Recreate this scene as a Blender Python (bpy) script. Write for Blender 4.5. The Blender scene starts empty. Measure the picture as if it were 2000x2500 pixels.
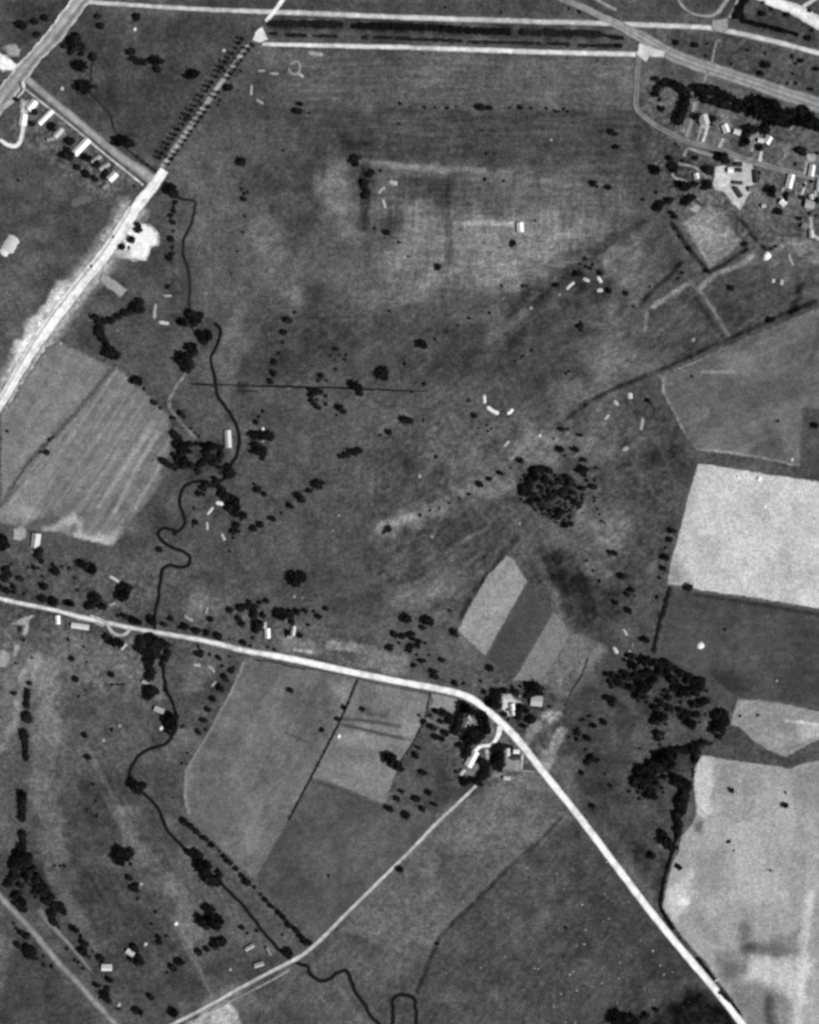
import bpy, math, random
import numpy as np
from mathutils import Vector

S = bpy.context.scene
COL = S.collection
MPP = 0.5                      # metres per image pixel: the plan below is traced over an image of 2000 x 2500 pixels
# ---------------------------------------------------------------- camera, sky, sun, exposure
cd = bpy.data.cameras.new('camera')
cam = bpy.data.objects.new('camera', cd)
COL.objects.link(cam)
S.camera = cam
CAM_H = 2500.0
cam.location = (0, 0, CAM_H)
cam.rotation_euler = (0, 0, 0)          # straight down, top of the picture towards +Y
cd.sensor_fit = 'VERTICAL'
cd.sensor_height = 24.0
cd.lens = 24.0 * CAM_H / (2500 * MPP)
cd.clip_start = 10.0
cd.clip_end = 20000.0

SUN_EL, SUN_AZ = math.radians(50), math.radians(112)
wd = bpy.data.worlds.new('World')
S.world = wd
wd.use_nodes = True
wn, wl = wd.node_tree.nodes, wd.node_tree.links
wn.clear()
sky = wn.new('ShaderNodeTexSky')
sky.sky_type = 'NISHITA'
sky.sun_disc = False
sky.sun_elevation = SUN_EL
sky.sun_rotation = SUN_AZ
bw = wn.new('ShaderNodeRGBToBW')        # black and white film: the light has no colour
bg = wn.new('ShaderNodeBackground')
bg.inputs['Strength'].default_value = 0.05
wo = wn.new('ShaderNodeOutputWorld')
wl.new(sky.outputs['Color'], bw.inputs['Color'])
wl.new(bw.outputs['Val'], bg.inputs['Color'])
wl.new(bg.outputs['Background'], wo.inputs['Surface'])

sl = bpy.data.lights.new('sun', 'SUN')
sl.energy = 4.5
sl.angle = math.radians(0.5)
sl.color = (1.0, 1.0, 1.0)
sun = bpy.data.objects.new('sun', sl)
COL.objects.link(sun)
dsun = Vector((math.sin(SUN_AZ) * math.cos(SUN_EL), math.cos(SUN_AZ) * math.cos(SUN_EL), math.sin(SUN_EL)))
sun.rotation_euler = dsun.to_track_quat('Z', 'Y').to_euler()
sun.location = dsun * 900

S.view_settings.view_transform = 'Standard'
S.view_settings.look = 'None'
S.view_settings.gamma = 1.0
S.view_settings.use_curve_mapping = False
S.view_settings.exposure = 0.16
S.render.engine = 'CYCLES'
S.cycles.pixel_filter_type = 'BLACKMAN_HARRIS'
S.cycles.filter_width = 2.9
S.cycles.max_bounces = 4

# ---------------------------------------------------------------- helpers
rng = random.Random(7)
nr = np.random.RandomState(11)
ALB = 0.72                     # reflectance of the palest chalk and concrete

def W(x, y, z=0.0):            # image pixels -> metres
    return ((x - 1000) * MPP, (1250 - y) * MPP, z)

def lin(g):
    c = np.clip(np.asarray(g, dtype=float), 0, 255) / 255.0
    return np.where(c <= 0.04045, c / 12.92, ((c + 0.055) / 1.055) ** 2.4)

def albedo(g):
    return lin(g) * ALB

def vnoise(x, y, scale, seed, ang=0.0, stretch=1.0):
    """smooth value noise in -1..1 at image pixel positions"""
    x = np.asarray(x, float); y = np.asarray(y, float)
    c, s = math.cos(ang), math.sin(ang)
    u = (x * c + y * s) / (scale * stretch) + 500.0
    v = (-x * s + y * c) / scale + 500.0
    lat = np.random.RandomState(seed).rand(256, 256) * 2 - 1
    iu, iv = np.floor(u).astype(int), np.floor(v).astype(int)
    fu, fv = u - iu, v - iv
    fu = fu * fu * (3 - 2 * fu); fv = fv * fv * (3 - 2 * fv)
    a = lat[iu % 256, iv % 256]; b = lat[(iu + 1) % 256, iv % 256]
    c2 = lat[iu % 256, (iv + 1) % 256]; d = lat[(iu + 1) % 256, (iv + 1) % 256]
    return (a * (1 - fu) + b * fu) * (1 - fv) + (c2 * (1 - fu) + d * fu) * fv

def seg_dist(px, py, pts):
    d = np.full(px.shape, 1e9)
    for (x0, y0), (x1, y1) in zip(pts[:-1], pts[1:]):
        dx, dy = x1 - x0, y1 - y0
        L = dx * dx + dy * dy + 1e-9
        t = np.clip(((px - x0) * dx + (py - y0) * dy) / L, 0, 1)
        d = np.minimum(d, np.hypot(px - x0 - t * dx, py - y0 - t * dy))
    return d

def inside(px, py, pts):
    r = np.zeros(px.shape, bool)
    n = len(pts)
    for i in range(n):
        x0, y0 = pts[i]; x1, y1 = pts[(i + 1) % n]
        if y0 == y1: continue
        c = ((y0 > py) != (y1 > py)) & (px < (x1 - x0) * (py - y0) / (y1 - y0) + x0)
        r ^= c
    return r

CROP = {}
for r_ in range(5):
    for c_ in range(4):
        CROP['%d%d' % (c_, r_)] = (500 * c_, 500 * r_, 3.45)
CROP.update(F=(1080, 1640, 5.75), A=(380, 80, 5.75), V=(1460, 1560, 4.9), L=(0, 2050, 5.074),
            R=(300, 1020, 5.39), K=(1230, 1100, 6.9), N=(1580, 180, 4.107), M=(0, 0, 1.0))

def pts(key, text):
    ox, oy, s = CROP[key]
    v = [float(t) for t in text.replace(';', ' ').replace(',', ' ').split()]
    return [(ox + v[i] / s, oy + v[i + 1] / s) for i in range(0, len(v), 2)]

def pts3(key, text):
    ox, oy, s = CROP[key]
    v = [float(t) for t in text.replace(';', ' ').replace(',', ' ').split()]
    return [(ox + v[i] / s, oy + v[i + 1] / s, v[i + 2] / s) for i in range(0, len(v), 3)]

# ---------------------------------------------------------------- materials (all grey: the film saw no colour)
def new_mat(name):
    m = bpy.data.materials.new(name)
    m.use_nodes = True
    nt = m.node_tree
    b = nt.nodes['Principled BSDF']
    b.inputs['Specular IOR Level'].default_value = 0.0
    b.inputs['Roughness'].default_value = 1.0
    return m, nt, b

def soil_mat(name, grains, use_attr=True, base=0.1, speck=None):
    """reflectance from the mesh's 'tone' attribute, times fine grain in world metres"""
    m, nt, b = new_mat(name)
    N, Lk = nt.nodes, nt.links
    geo = N.new('ShaderNodeNewGeometry')
    if use_attr:
        at = N.new('ShaderNodeAttribute'); at.attribute_name = 'tone'
        cur = at.outputs['Fac']
    else:
        v = N.new('ShaderNodeValue'); v.outputs[0].default_value = base
        cur = v.outputs[0]
    for scale_m, amp, det in grains:
        n = N.new('ShaderNodeTexNoise')
        n.inputs['Scale'].default_value = 1.0 / scale_m
        n.inputs['Detail'].default_value = det
        n.inputs['Roughness'].default_value = 0.6
        Lk.new(geo.outputs['Position'], n.inputs['Vector'])
        mr = N.new('ShaderNodeMapRange')
        mr.inputs['From Min'].default_value = 0.25; mr.inputs['From Max'].default_value = 0.75
        mr.inputs['To Min'].default_value = 1 - amp; mr.inputs['To Max'].default_value = 1 + amp
        mr.clamp = False
        Lk.new(n.outputs['Fac'], mr.inputs['Value'])
        mu = N.new('ShaderNodeMath'); mu.operation = 'MULTIPLY'
        Lk.new(cur, mu.inputs[0]); Lk.new(mr.outputs['Result'], mu.inputs[1])
        cur = mu.outputs[0]
    Lk.new(cur, b.inputs['Base Color'])
    return m

M_GROUND = soil_mat('meadow_grass', [(2.3, .62, 2), (5.5, .38, 2), (15.0, .16, 2)])
M_FIELD = soil_mat('crop_stubble', [(2.3, .46, 2), (5.5, .22, 2), (16.0, .10, 2)])
M_ROAD = soil_mat('road_surface', [(2.2, .22, 2), (9.0, .16, 2)])
M_EARTH = soil_mat('bare_earth', [(2.2, .36, 2), (6.0, .24, 2)])

def leaf_mat(name, lo, hi):
    m, nt, b = new_mat(name)
    N, Lk = nt.nodes, nt.links
    oi = N.new('ShaderNodeObjectInfo')
    geo = N.new('ShaderNodeNewGeometry')
    add = N.new('ShaderNodeMath'); add.operation = 'ADD'
    n = N.new('ShaderNodeTexNoise'); n.inputs['Scale'].default_value = 0.28; n.inputs['Detail'].default_value = 3
    Lk.new(geo.outputs['Position'], n.inputs['Vector'])
    h = N.new('ShaderNodeMath'); h.operation = 'MULTIPLY'; h.inputs[1].default_value = 0.5
    Lk.new(oi.outputs['Random'], h.inputs[0])
    Lk.new(h.outputs[0], add.inputs[0]); Lk.new(n.outputs['Fac'], add.inputs[1])
    mr = N.new('ShaderNodeMapRange')
    mr.inputs['From Min'].default_value = 0.35; mr.inputs['From Max'].default_value = 1.1
    mr.inputs['To Min'].default_value = lo; mr.inputs['To Max'].default_value = hi
    Lk.new(add.outputs[0], mr.inputs['Value'])
    Lk.new(mr.outputs['Result'], b.inputs['Base Color'])
    return m

M_LEAF = leaf_mat('dark_leaves', 0.002, 0.019)
M_BUSH = leaf_mat('bush_leaves', 0.005, 0.024)
M_PALEBUSH = leaf_mat('pale_bush_leaves', 0.04, 0.075)

def flat_mat(name, a, grain=0.15, scale=0.8, rough=1.0, spec=0.0):
    m = soil_mat(name, [(scale, grain, 2)], use_attr=False, base=a)
    b = m.node_tree.nodes['Principled BSDF']
    b.inputs['Roughness'].default_value = rough
    b.inputs['Specular IOR Level'].default_value = spec
    return m

M_LOWHEDGE = leaf_mat('dry_hedge_leaves', 0.075, 0.13)
M_BARK = flat_mat('bark', 0.06)
M_WATER = soil_mat('dark_stream_water', [(3.0, .3, 2)])
M_WATER.node_tree.nodes['Principled BSDF'].inputs['Roughness'].default_value = 0.25
M_WATER.node_tree.nodes['Principled BSDF'].inputs['Specular IOR Level'].default_value = 0.3
M_WALL = flat_mat('render_wall', 0.40)
M_GLASS = flat_mat('window_glass', 0.02, .1, .5, 0.1, 0.5)
M_DOOR = flat_mat('door_wood', 0.12)
M_BRICK = flat_mat('chimney_brick', 0.20)
_roofs = {}
def roof_mat(g):
    k = int(round(g / 15.0) * 15)
    if k not in _roofs:
        _roofs[k] = flat_mat('roof_tiles_%s' % {0: 'dark'}.get(k, 'grey'), float(albedo(k)), 0.10, 1.6)
    return _roofs[k]
_mounds = {}
def mound_mat(g):
    k = int(round(g / 20.0) * 20)
    if k not in _mounds:
        _mounds[k] = flat_mat('pale_sand', float(albedo(k)), 0.10, 1.5)
    return _mounds[k]

# ---------------------------------------------------------------- mesh helpers
def mesh_obj(name, V, F, mat, tone=None, parent=None, smooth=False):
    me = bpy.data.meshes.new(name)
    V = np.asarray(V, dtype=np.float32)
    F = np.asarray(F, dtype=np.int32) if not isinstance(F, list) else F
    if isinstance(F, np.ndarray) and F.ndim == 2:
        k = F.shape[1]
        me.vertices.add(len(V)); me.vertices.foreach_set('co', V.ravel())
        me.loops.add(F.size); me.loops.foreach_set('vertex_index', F.ravel())
        me.polygons.add(len(F))
        me.polygons.foreach_set('loop_start', np.arange(0, F.size, k, dtype=np.int32))
        me.polygons.foreach_set('loop_total', np.full(len(F), k, dtype=np.int32))
        me.update(calc_edges=True)
    else:
        me.from_pydata([tuple(map(float, v)) for v in V], [], F)
        me.update()
    if tone is not None:
        a = me.attributes.new('tone', 'FLOAT', 'POINT')
        a.data.foreach_set('value', np.asarray(tone, dtype=np.float32))
    me.materials.append(mat)
    if smooth:
        me.polygons.foreach_set('use_smooth', np.ones(len(me.polygons), dtype=bool))
    o = bpy.data.objects.new(name, me)
    COL.objects.link(o)
    if parent is not None: o.parent = parent
    return o

def structure(o, label=None):
    o['kind'] = 'structure'
    if label: o['label'] = label
    return o

def tag(o, label, cat, group=None):
    o['label'] = label; o['category'] = cat
    if group: o['group'] = group
    return o

def grid_mesh(name, xs, ys, tone, mat, z=0.0):
    nx, ny = len(xs), len(ys)
    X, Y = np.meshgrid(xs, ys)
    V = np.stack([(X - 1000) * MPP, (1250 - Y) * MPP, np.full(X.shape, z)], -1).reshape(-1, 3)
    idx = np.arange(nx * ny).reshape(ny, nx)
    F = np.stack([idx[1:, :-1], idx[1:, 1:], idx[:-1, 1:], idx[:-1, :-1]], -1).reshape(-1, 4)
    return mesh_obj(name, V, F, mat, tone.ravel())

_z = [0.04]
def sheet(name, poly, tonefn, label, mat=None, step=2.0, z=None, fade=3.0, to=92):
    """a flat field or yard: all cells of a fine grid whose middle lies in the outline"""
    P = np.array(poly)
    xs = np.arange(P[:, 0].min() - step, P[:, 0].max() + 2 * step, step)
    ys = np.arange(P[:, 1].min() - step, P[:, 1].max() + 2 * step, step)
    nx, ny = len(xs), len(ys)
    cx, cy = np.meshgrid((xs[:-1] + xs[1:]) / 2, (ys[:-1] + ys[1:]) / 2)
    wob = 3.0 if fade >= 5 else 1.5
    keep = inside(cx + wob * vnoise(cx, cy, 9, 5), cy + wob * vnoise(cx, cy, 9, 6), poly)
    X, Y = np.meshgrid(xs, ys)
    idx = np.arange(nx * ny).reshape(ny, nx)
    F = np.stack([idx[1:, :-1], idx[1:, 1:], idx[:-1, 1:], idx[:-1, :-1]], -1)[keep]
    used, inv = np.unique(F.ravel(), return_inverse=True)
    F = inv.reshape(-1, 4)
    x, y = X.ravel()[used], Y.ravel()[used]
    if z is None:
        _z[0] += 0.006; z = _z[0]
    V = np.stack([(x - 1000) * MPP, (1250 - y) * MPP, np.full(x.shape, z)], -1)
    tn = tonefn(x, y)
    if fade:                   # trodden earth thins out into grass at its edge
        d = seg_dist(x, y, list(poly) + [poly[0]]) + .5 * fade * vnoise(x, y, 8, 3)
        k = np.clip(d / fade, 0, 1)
        tn = to + (tn - to) * k
    return structure(mesh_obj(name, V, F, mat or M_FIELD, albedo(tn)), label)

def resample(p, step):
    out = [p[0]]
    for (x0, y0), (x1, y1) in zip(p[:-1], p[1:]):
        n = max(1, int(math.hypot(x1 - x0, y1 - y0) / step))
        for i in range(1, n + 1):
            out.append((x0 + (x1 - x0) * i / n, y0 + (y1 - y0) * i / n))
    return out

def smooth_path(p, it=2):
    for _ in range(it):
        q = [p[0]]
        for (x0, y0), (x1, y1) in zip(p[:-1], p[1:]):
            q += [(.75 * x0 + .25 * x1, .75 * y0 + .25 * y1), (.25 * x0 + .75 * x1, .25 * y0 + .75 * y1)]
        q.append(p[-1]); p = q
    return p

_rz = [0.22]
def strip(name, path, width, profile, label, mat=None, jitter=0.11, seed=1, z=None, smooth=2, kind=True):
    """a road, track or stream: profile = tones across; width one number or one per path point"""
    if isinstance(width, (int, float)): width = [width] * len(path)
    trip = [(x, y) for x, y in path]
    if len(width) != len(trip): width = list(np.interp(np.linspace(0, 1, len(trip)), np.linspace(0, 1, len(width)), width))
    d = np.concatenate([[0], np.cumsum([math.hypot(b[0] - a[0], b[1] - a[1]) for a, b in zip(trip[:-1], trip[1:])])])
    sp = resample(smooth_path(trip, smooth), 4.0)
    sp = np.array(sp)
    sd = np.concatenate([[0], np.cumsum(np.hypot(*(sp[1:] - sp[:-1]).T))])
    w = np.interp(sd / sd[-1], d / d[-1], width)
    t = np.gradient(sp, axis=0); t /= np.linalg.norm(t, axis=1, keepdims=True) + 1e-9
    nrm = np.stack([-t[:, 1], t[:, 0]], 1)
    k = len(profile)
    off = np.linspace(-.5, .5, k)
    V, T, XY = [], [], []
    if mat is M_WATER: sp = sp + np.stack([1.6 * vnoise(sp[:, 0], sp[:, 1], 13, seed + 4), 1.6 * vnoise(sp[:, 0], sp[:, 1], 13, seed + 5)], 1)
    jl = 1 + jitter * vnoise(sp[:, 0], sp[:, 1], 7, seed) + jitter * vnoise(sp[:, 0], sp[:, 1], 23, seed + 1)
    jr = 1 + jitter * vnoise(sp[:, 0], sp[:, 1], 7, seed + 2) + jitter * vnoise(sp[:, 0], sp[:, 1], 23, seed + 3)
    if mat is not None and mat is M_WATER: jitter = .3
    if z is None:
        _rz[0] += 0.005; z = _rz[0]
    for i in range(len(sp)):
        for j in range(k):
            o = off[j] * w[i] * (jl[i] if off[j] < 0 else jr[i])
            x, y = sp[i] + nrm[i] * o
            V.append(((x - 1000) * MPP, (1250 - y) * MPP, z))
            T.append(profile[j]); XY.append((x, y))
    XY = np.array(XY)
    T = np.array(T) * (1 + .10 * vnoise(XY[:, 0], XY[:, 1], 7, seed + 7) + .08 * vnoise(XY[:, 0], XY[:, 1], 14, seed + 9) + .07 * vnoise(XY[:, 0], XY[:, 1], 45, seed + 8))
    n = len(sp)
    idx = np.arange(n * k).reshape(n, k)
    F = np.stack([idx[:-1, :-1], idx[:-1, 1:], idx[1:, 1:], idx[1:, :-1]], -1).reshape(-1, 4)
    # keep faces upwards
    a, b, c = (np.array(V)[F[0, q]] for q in (0, 1, 2))
    if np.cross(b - a, c - a)[2] < 0: F = F[:, ::-1].copy()
    return structure(mesh_obj(name, V, F, mat or M_ROAD, albedo(np.clip(T, 0, 255))), label)
# ---------------------------------------------------------------- the ground: one sheet to the horizon
core_x = np.arange(-105, 2106, 3.0)
core_y = np.arange(-105, 2606, 3.0)
far = np.array([40, 120, 300, 700, 1500, 3500, 8000.0])
gx = np.concatenate([core_x[0] - far[::-1], core_x, core_x[-1] + far])
gy = np.concatenate([core_y[0] - far[::-1], core_y, core_y[-1] + far])
GX, GY = np.meshgrid(gx, gy)
T = np.full(GX.shape, 80.0)
T += 6 * vnoise(GX, GY, 160, 21) + 9 * vnoise(GX, GY, 64, 22) + 8 * vnoise(GX, GY, 30, 23)
WXX = GX + 8 * vnoise(GX, GY, 34, 25) + 4 * vnoise(GX, GY, 13, 26)      # ragged edges
WYY = GY + 8 * vnoise(GX, GY, 34, 27) + 4 * vnoise(GX, GY, 13, 28)
PATCH = np.clip(.86 + .30 * vnoise(GX, GY, 22, 29) + .22 * vnoise(GX, GY, 9, 30), 0, 1)

def sstep(e0, e1, v):
    t = np.clip((v - e0) / (e1 - e0 + 1e-9), 0, 1)
    return t * t * (3 - 2 * t)

N18, N20, N24, N55 = (vnoise(GX, GY, sc, sd) for sc, sd in ((18, 33), (20, 34), (24, 31), (55, 32)))

def win(p, margin):
    xs, ys = [q[0] for q in p], [q[1] for q in p]
    i0, i1 = np.searchsorted(gx, min(xs) - margin), np.searchsorted(gx, max(xs) + margin)
    j0, j1 = np.searchsorted(gy, min(ys) - margin), np.searchsorted(gy, max(ys) + margin)
    return slice(max(0, j0), j1 + 1), slice(max(0, i0), i1 + 1)

def mixin(sl, m, tone):
    t = T[sl]
    T[sl] = t * (1 - m) + (tone + 0.75 * (t - 80.0)) * m

def blob(x, y, rx, ry, ang, tone, strength=1.0, soft=0.6):
    sl = win([(x, y)], 1.9 * max(rx, ry) + 20)
    c, s = math.cos(math.radians(ang)), math.sin(math.radians(ang))
    u = ((WXX[sl] - x) * c + (WYY[sl] - y) * s) / rx
    v = (-(WXX[sl] - x) * s + (WYY[sl] - y) * c) / ry
    d = np.hypot(u, v) + 0.28 * N24[sl] + 0.18 * N55[sl]
    mixin(sl, PATCH[sl] * strength * (1 - sstep(1 - soft, 1 + soft * .5, d)), tone)

def band(p, w, tone, feather=8, strength=1.0):
    sl = win(p, w + feather + 20)
    q = min(1.0, max(.12, (w - 10) / 26.0))
    d = seg_dist(GX[sl] + q * (WXX - GX)[sl], GY[sl] + q * (WYY - GY)[sl], p) + (.10 + .2 * q) * w * N18[sl]
    mixin(sl, PATCH[sl] * strength * (1 - sstep(max(0, w / 2 - feather / 2), w / 2 + feather / 2, d)), tone)

def area(p, tone, feather=10, strength=1.0):
    sl = win(p, feather + 20)
    q = min(1.0, feather / 22.0)
    ax, ay = GX[sl] + q * (WXX - GX)[sl], GY[sl] + q * (WYY - GY)[sl]
    d = seg_dist(ax, ay, p + p[:1])
    d = np.where(inside(ax, ay, p), d, -d) + 0.3 * feather * N20[sl]
    mixin(sl, PATCH[sl] * strength * sstep(-feather / 2, feather / 2, d), tone)

def rough(p, amp, scale, seed, feather=30, ang=0.0, stretch=1.0, bias=0.0):
    """broken ground: gardens, trodden places, mowing lines"""
    sl = win(p, feather + 10)
    d = seg_dist(GX[sl], GY[sl], p + p[:1])
    d = np.where(inside(GX[sl], GY[sl], p), d, -d)
    n = vnoise(GX[sl], GY[sl], scale, seed, ang, stretch)
    T[sl] += sstep(-feather / 2, feather / 2, d) * (amp * n + bias)

P = lambda t: pts('M', t)
# broad differences in the grass: wet hollows, mown strips, dry rises
area(P('200 30 640 60 620 110 400 400 330 380 60 190'), 70, 30)
area(P('0 0 200 0 60 150 0 190'), 66, 30)
area(P('250 0 1450 0 1470 40 250 10'), 72, 10)
area(P('640 125 1560 150 1555 270 1000 268 700 240'), 88, 18)
area(P('660 270 1560 270 1600 330 1580 400 1150 400 900 395 760 330'), 70, 20)
band(P('960 405 1100 415 1300 440 1480 450 1560 445'), 34, 96, 24)
band(P('880 395 1050 412 1180 415'), 14, 106, 10)
area(P('960 430 1108 435 1108 478 960 478'), 68, 8)
area(P('1110 440 1560 455 1420 560 1110 530'), 88, 24)
area(P('560 110 760 250 730 500 600 560 560 420 500 260'), 72, 40)
area(P('1000 500 1440 520 1500 560 1330 700 980 740 940 640'), 100, 40)
area(P('1105 530 1420 545 1380 600 1300 690 1110 700'), 108, 34)
blob(1040, 600, 70, 90, 0, 100, .8)
blob(1000, 680, 90, 30, 0, 98, .7)
band(P('1112 546 1255 545'), 10, 126, 7)
band(P('1095 450 1094 640'), 17, 68, 8)
blob(815, 470, 48, 70, 10, 116, .9)
blob(840, 540, 40, 40, 0, 112, .8)
band(P('893 405 890 550'), 24, 52, 14)
band(P('740 440 800 370 900 350'), 46, 66, 30, .8)
blob(640, 545, 30, 70, 0, 104, .8)
blob(690, 640, 95, 60, 30, 98, .8)
blob(870, 650, 90, 40, -20, 100, .8)
blob(940, 740, 70, 40, 0, 99, .7)
blob(720, 720, 20, 40, 10, 112, .6)
blob(720, 560, 30, 60, 20, 68, .7)
area(P('472 520 600 470 610 650 590 820 560 1000 545 960 545 800 470 760'), 90, 30)
blob(560, 850, 50, 130, 5, 97, .8)
area(P('640 800 1000 780 1250 800 1240 930 1000 950 640 930'), 71, 40)
area(P('1230 720 1520 660 1420 880 1290 980 1240 900'), 66, 40, .9)
band(P('1190 830 1230 800 1280 762'), 20, 104, 14)
blob(1520, 640, 70, 55, -10, 116, .9)
blob(1600, 690, 50, 30, -20, 100, .7)
blob(1485, 905, 60, 90, 35, 104, .9)
blob(1400, 975, 60, 60, 20, 100, .8)
blob(1580, 900, 60, 40, -25, 90, .6)
area(P('950 980 1200 990 1260 1080 1170 1180 1000 1100'), 88, 40)
blob(1330, 1085, 80, 50, -20, 122, .95)
blob(1440, 1075, 70, 60, 0, 100, .8)
blob(1230, 1140, 90, 45, -30, 98, .8)
area(P('600 1000 900 1000 960 1120 920 1330 760 1420 560 1400 545 1200'), 78, 50)
blob(600, 1050, 40, 30, 0, 96, .7)
band(P('920 1295 1010 1262 1110 1215 1250 1180'), 44, 108, 30)
band(P('930 1285 1000 1262'), 20, 122, 14)
blob(1090, 1300, 130, 40, -14, 64, .95)
blob(1010, 1060, 24, 80, 10, 66, .7)
area(P('1180 1230 1270 1200 1400 1300 1380 1340 1280 1340 1200 1380'), 84, 30)
blob(1220, 1310, 34, 30, -40, 62, .8)
band(P('1115 1330 1150 1310 1190 1290'), 10, 106, 8)
band(P('1260 1315 1230 1350 1170 1440 1128 1500'), 18, 54, 10)
blob(1365, 1385, 64, 56, 40, 58, 1)
blob(1435, 1475, 116, 60, 50, 52, 1)
blob(1500, 1480, 30, 60, 30, 60, .8)
band(P('1310 1370 1335 1420 1350 1450 1370 1500'), 26, 104, 16)
blob(1500, 1300, 60, 50, 0, 104, .9)
blob(1430, 1270, 30, 44, 0, 120, .7)
blob(1475, 1400, 40, 30, 40, 104, .7)
area(P('1530 1120 1690 1130 1620 1430 1590 1600 1520 1560 1530 1400'), 76, 24)
blob(1620, 1115, 55, 40, 0, 60, .8)
blob(1560, 1050, 60, 30, 0, 92, .7)
blob(1010, 1450, 90, 34, -20, 104, .9)
blob(1090, 1400, 60, 80, 20, 88, .7)
blob(920, 1400, 60, 60, 0, 74, .7)
area(P('700 1490 960 1500 1040 1640 880 1640 690 1600'), 84, 30)
area(P('1380 1530 1440 1550 1480 1590 1440 1660 1395 1720 1340 1690 1318 1655'), 110, 26)
area(P('795 1560 870 1568 870 1595 800 1585'), 128, 8)
area(P('690 1560 765 1558 775 1600 690 1590'), 106, 8)
area(P('865 1570 1000 1600 1000 1650 880 1630'), 112, 16)
band(P('720 1586 760 1592'), 9, 140, 6)
blob(480, 1480, 36, 36, 0, 104, .9)
blob(475, 1660, 36, 40, 0, 104, .8)
# the south-west pastures
area(P('0 1540 380 1560 420 1720 330 1860 150 1900 80 1700 0 1700'), 92, 30)
band(P('112 1640 108 1800 105 1950 130 2090'), 62, 100, 20)
band(P('60 1640 40 1760 0 1830'), 20, 112, 12)
blob(20, 1720, 34, 90, 10, 104, .8)
blob(80, 1625, 20, 40, 15, 122, .8)
area(P('150 1700 390 1740 330 1830 300 1900 340 1960 260 1990 150 1900'), 77, 30)
blob(210, 1960, 60, 60, 0, 66, .8)
blob(30, 1880, 40, 80, 0, 76, .8)
blob(20, 2020, 30, 60, 0, 100, .8)
band(P('215 1830 255 1905 300 1985'), 12, 98, 8)
band(P('430 2240 475 2330 510 2420 530 2460'), 7, 104, 6)
band(P('300 1990 350 2090 400 2140 440 2200 465 2275'), 48, 100, 14)
band(P('112 2120 160 2180 200 2260 245 2330'), 36, 96, 16)
area(P('190 2130 320 2110 430 2330 560 2440 300 2450 240 2330'), 68, 30)
area(P('0 2260 100 2330 250 2500 0 2520'), 70, 20)
blob(5, 2330, 22, 90, 0, 98, .9)
area(P('395 1990 455 2060 640 2290 690 2340 600 2330 470 2170'), 84, 12)
area(P('330 1880 440 1850 470 1960 460 2030 400 1960 350 1900'), 74, 16)
band(P('330 1860 400 1840 430 1800 470 1800'), 30, 90, 20)
band(P('440 2280 470 2340 520 2430'), 10, 92, 8)
# south-east, beyond the farm
area(P('640 2360 1000 2090 1060 2200 1000 2510 660 2510'), 80, 30)
area(P('1090 1960 1320 1870 1400 2000 1300 2080 1070 2290 1000 2330 830 2270'), 97, 14)
blob(1170, 2000, 90, 50, -40, 98, .8)
area(P('1380 2000 1420 2010 1810 2520 1010 2520 1020 2410 1075 2290 1180 2180'), 70, 12)
blob(1090, 2400, 60, 40, -40, 86, .8)
area(P('1660 2440 1700 2410 1760 2440 1810 2520 1500 2520 1600 2470'), 38, 30)
area(P('500 2466 560 2440 592 2500 595 2520 440 2520'), 158, 10)
blob(620, 2452, 80, 22, 0, 100, .8)
blob(560, 2425, 60, 16, -25, 112, .8)
band(P('828 2410 860 2460 900 2510'), 12, 92, 8)
band(P('1368 1998 1320 2050 1250 2110 1176 2185 1120 2240 1072 2290 1035 2380 1020 2420'), 11, 50, 7)
# the strip between road and wood
area(P('1390 1640 1500 1640 1560 1720 1540 1860 1640 1990 1580 2140 1500 2090 1420 1960 1360 1850 1340 1760'), 68, 24)
band(P('1425 1620 1390 1690 1330 1760'), 26, 92, 16)
blob(1350, 1750, 24, 15, -30, 150, 1)
band(P('1312 1768 1276 1830'), 22, 122, 10)
band(P('1368 1792 1332 1868'), 28, 134, 12)
band(P('1390 1860 1400 1930'), 40, 100, 24)
blob(1540, 1720, 18, 55, -35, 100, .9)
blob(1640, 1800, 40, 26, 0, 82, .8)
band(P('1470 2010 1530 2100 1590 2190'), 22, 96, 18, .8)
area(P('1540 2050 1640 2080 1610 2200 1560 2150'), 58, 20)
area(P('1240 1690 1330 1640 1420 1600 1480 1560 1500 1490 1390 1530 1300 1670'), 84, 16)
# north-east gardens and old ditches
area(P('1560 150 1700 180 1990 260 2000 420 1850 390 1700 340 1570 270'), 82, 20)
area(P('1640 120 1760 165 2000 240 2000 140 1870 105 1770 80 1640 75'), 72, 10)
area(P('1500 0 1660 0 1690 35 1560 55 1480 40'), 72, 10)
area(P('1800 50 1870 5 1990 60 1990 120 1880 90'), 66, 12)
area(P('1555 290 1640 350 1700 380 1650 520 1560 560 1520 420'), 70, 24)
area(P('1870 400 2000 440 2000 640 1850 560 1840 440'), 84, 14)
area(P('1668 545 1720 500 1770 520 1815 595 1735 655'), 122, 8)
band(P('1728 618 1800 575'), 6, 76, 4)
band(P('1640 545 1660 575 1685 612 1732 664 1770 645 1822 608'), 11, 40, 7)
band(P('1800 528 1850 590 1870 610'), 9, 44, 6)
area(P('1880 570 2000 590 2000 650 1930 600'), 104, 12)
band(P('1712 700 1745 672 1800 650 1838 624'), 13, 122, 8)
band(P('1684 686 1718 722 1750 770 1778 818'), 9, 118, 6)
band(P('1596 748 1640 718 1678 696'), 13, 138, 8)
band(P('1580 760 1574 810'), 7, 116, 6)
area(P('1720 720 1820 640 1910 650 1960 730 1800 800'), 70, 20)
area(P('1590 760 1690 700 1770 820 1640 880 1560 880'), 74, 20)
blob(1850, 770, 50, 26, -24, 92, .8)
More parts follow.
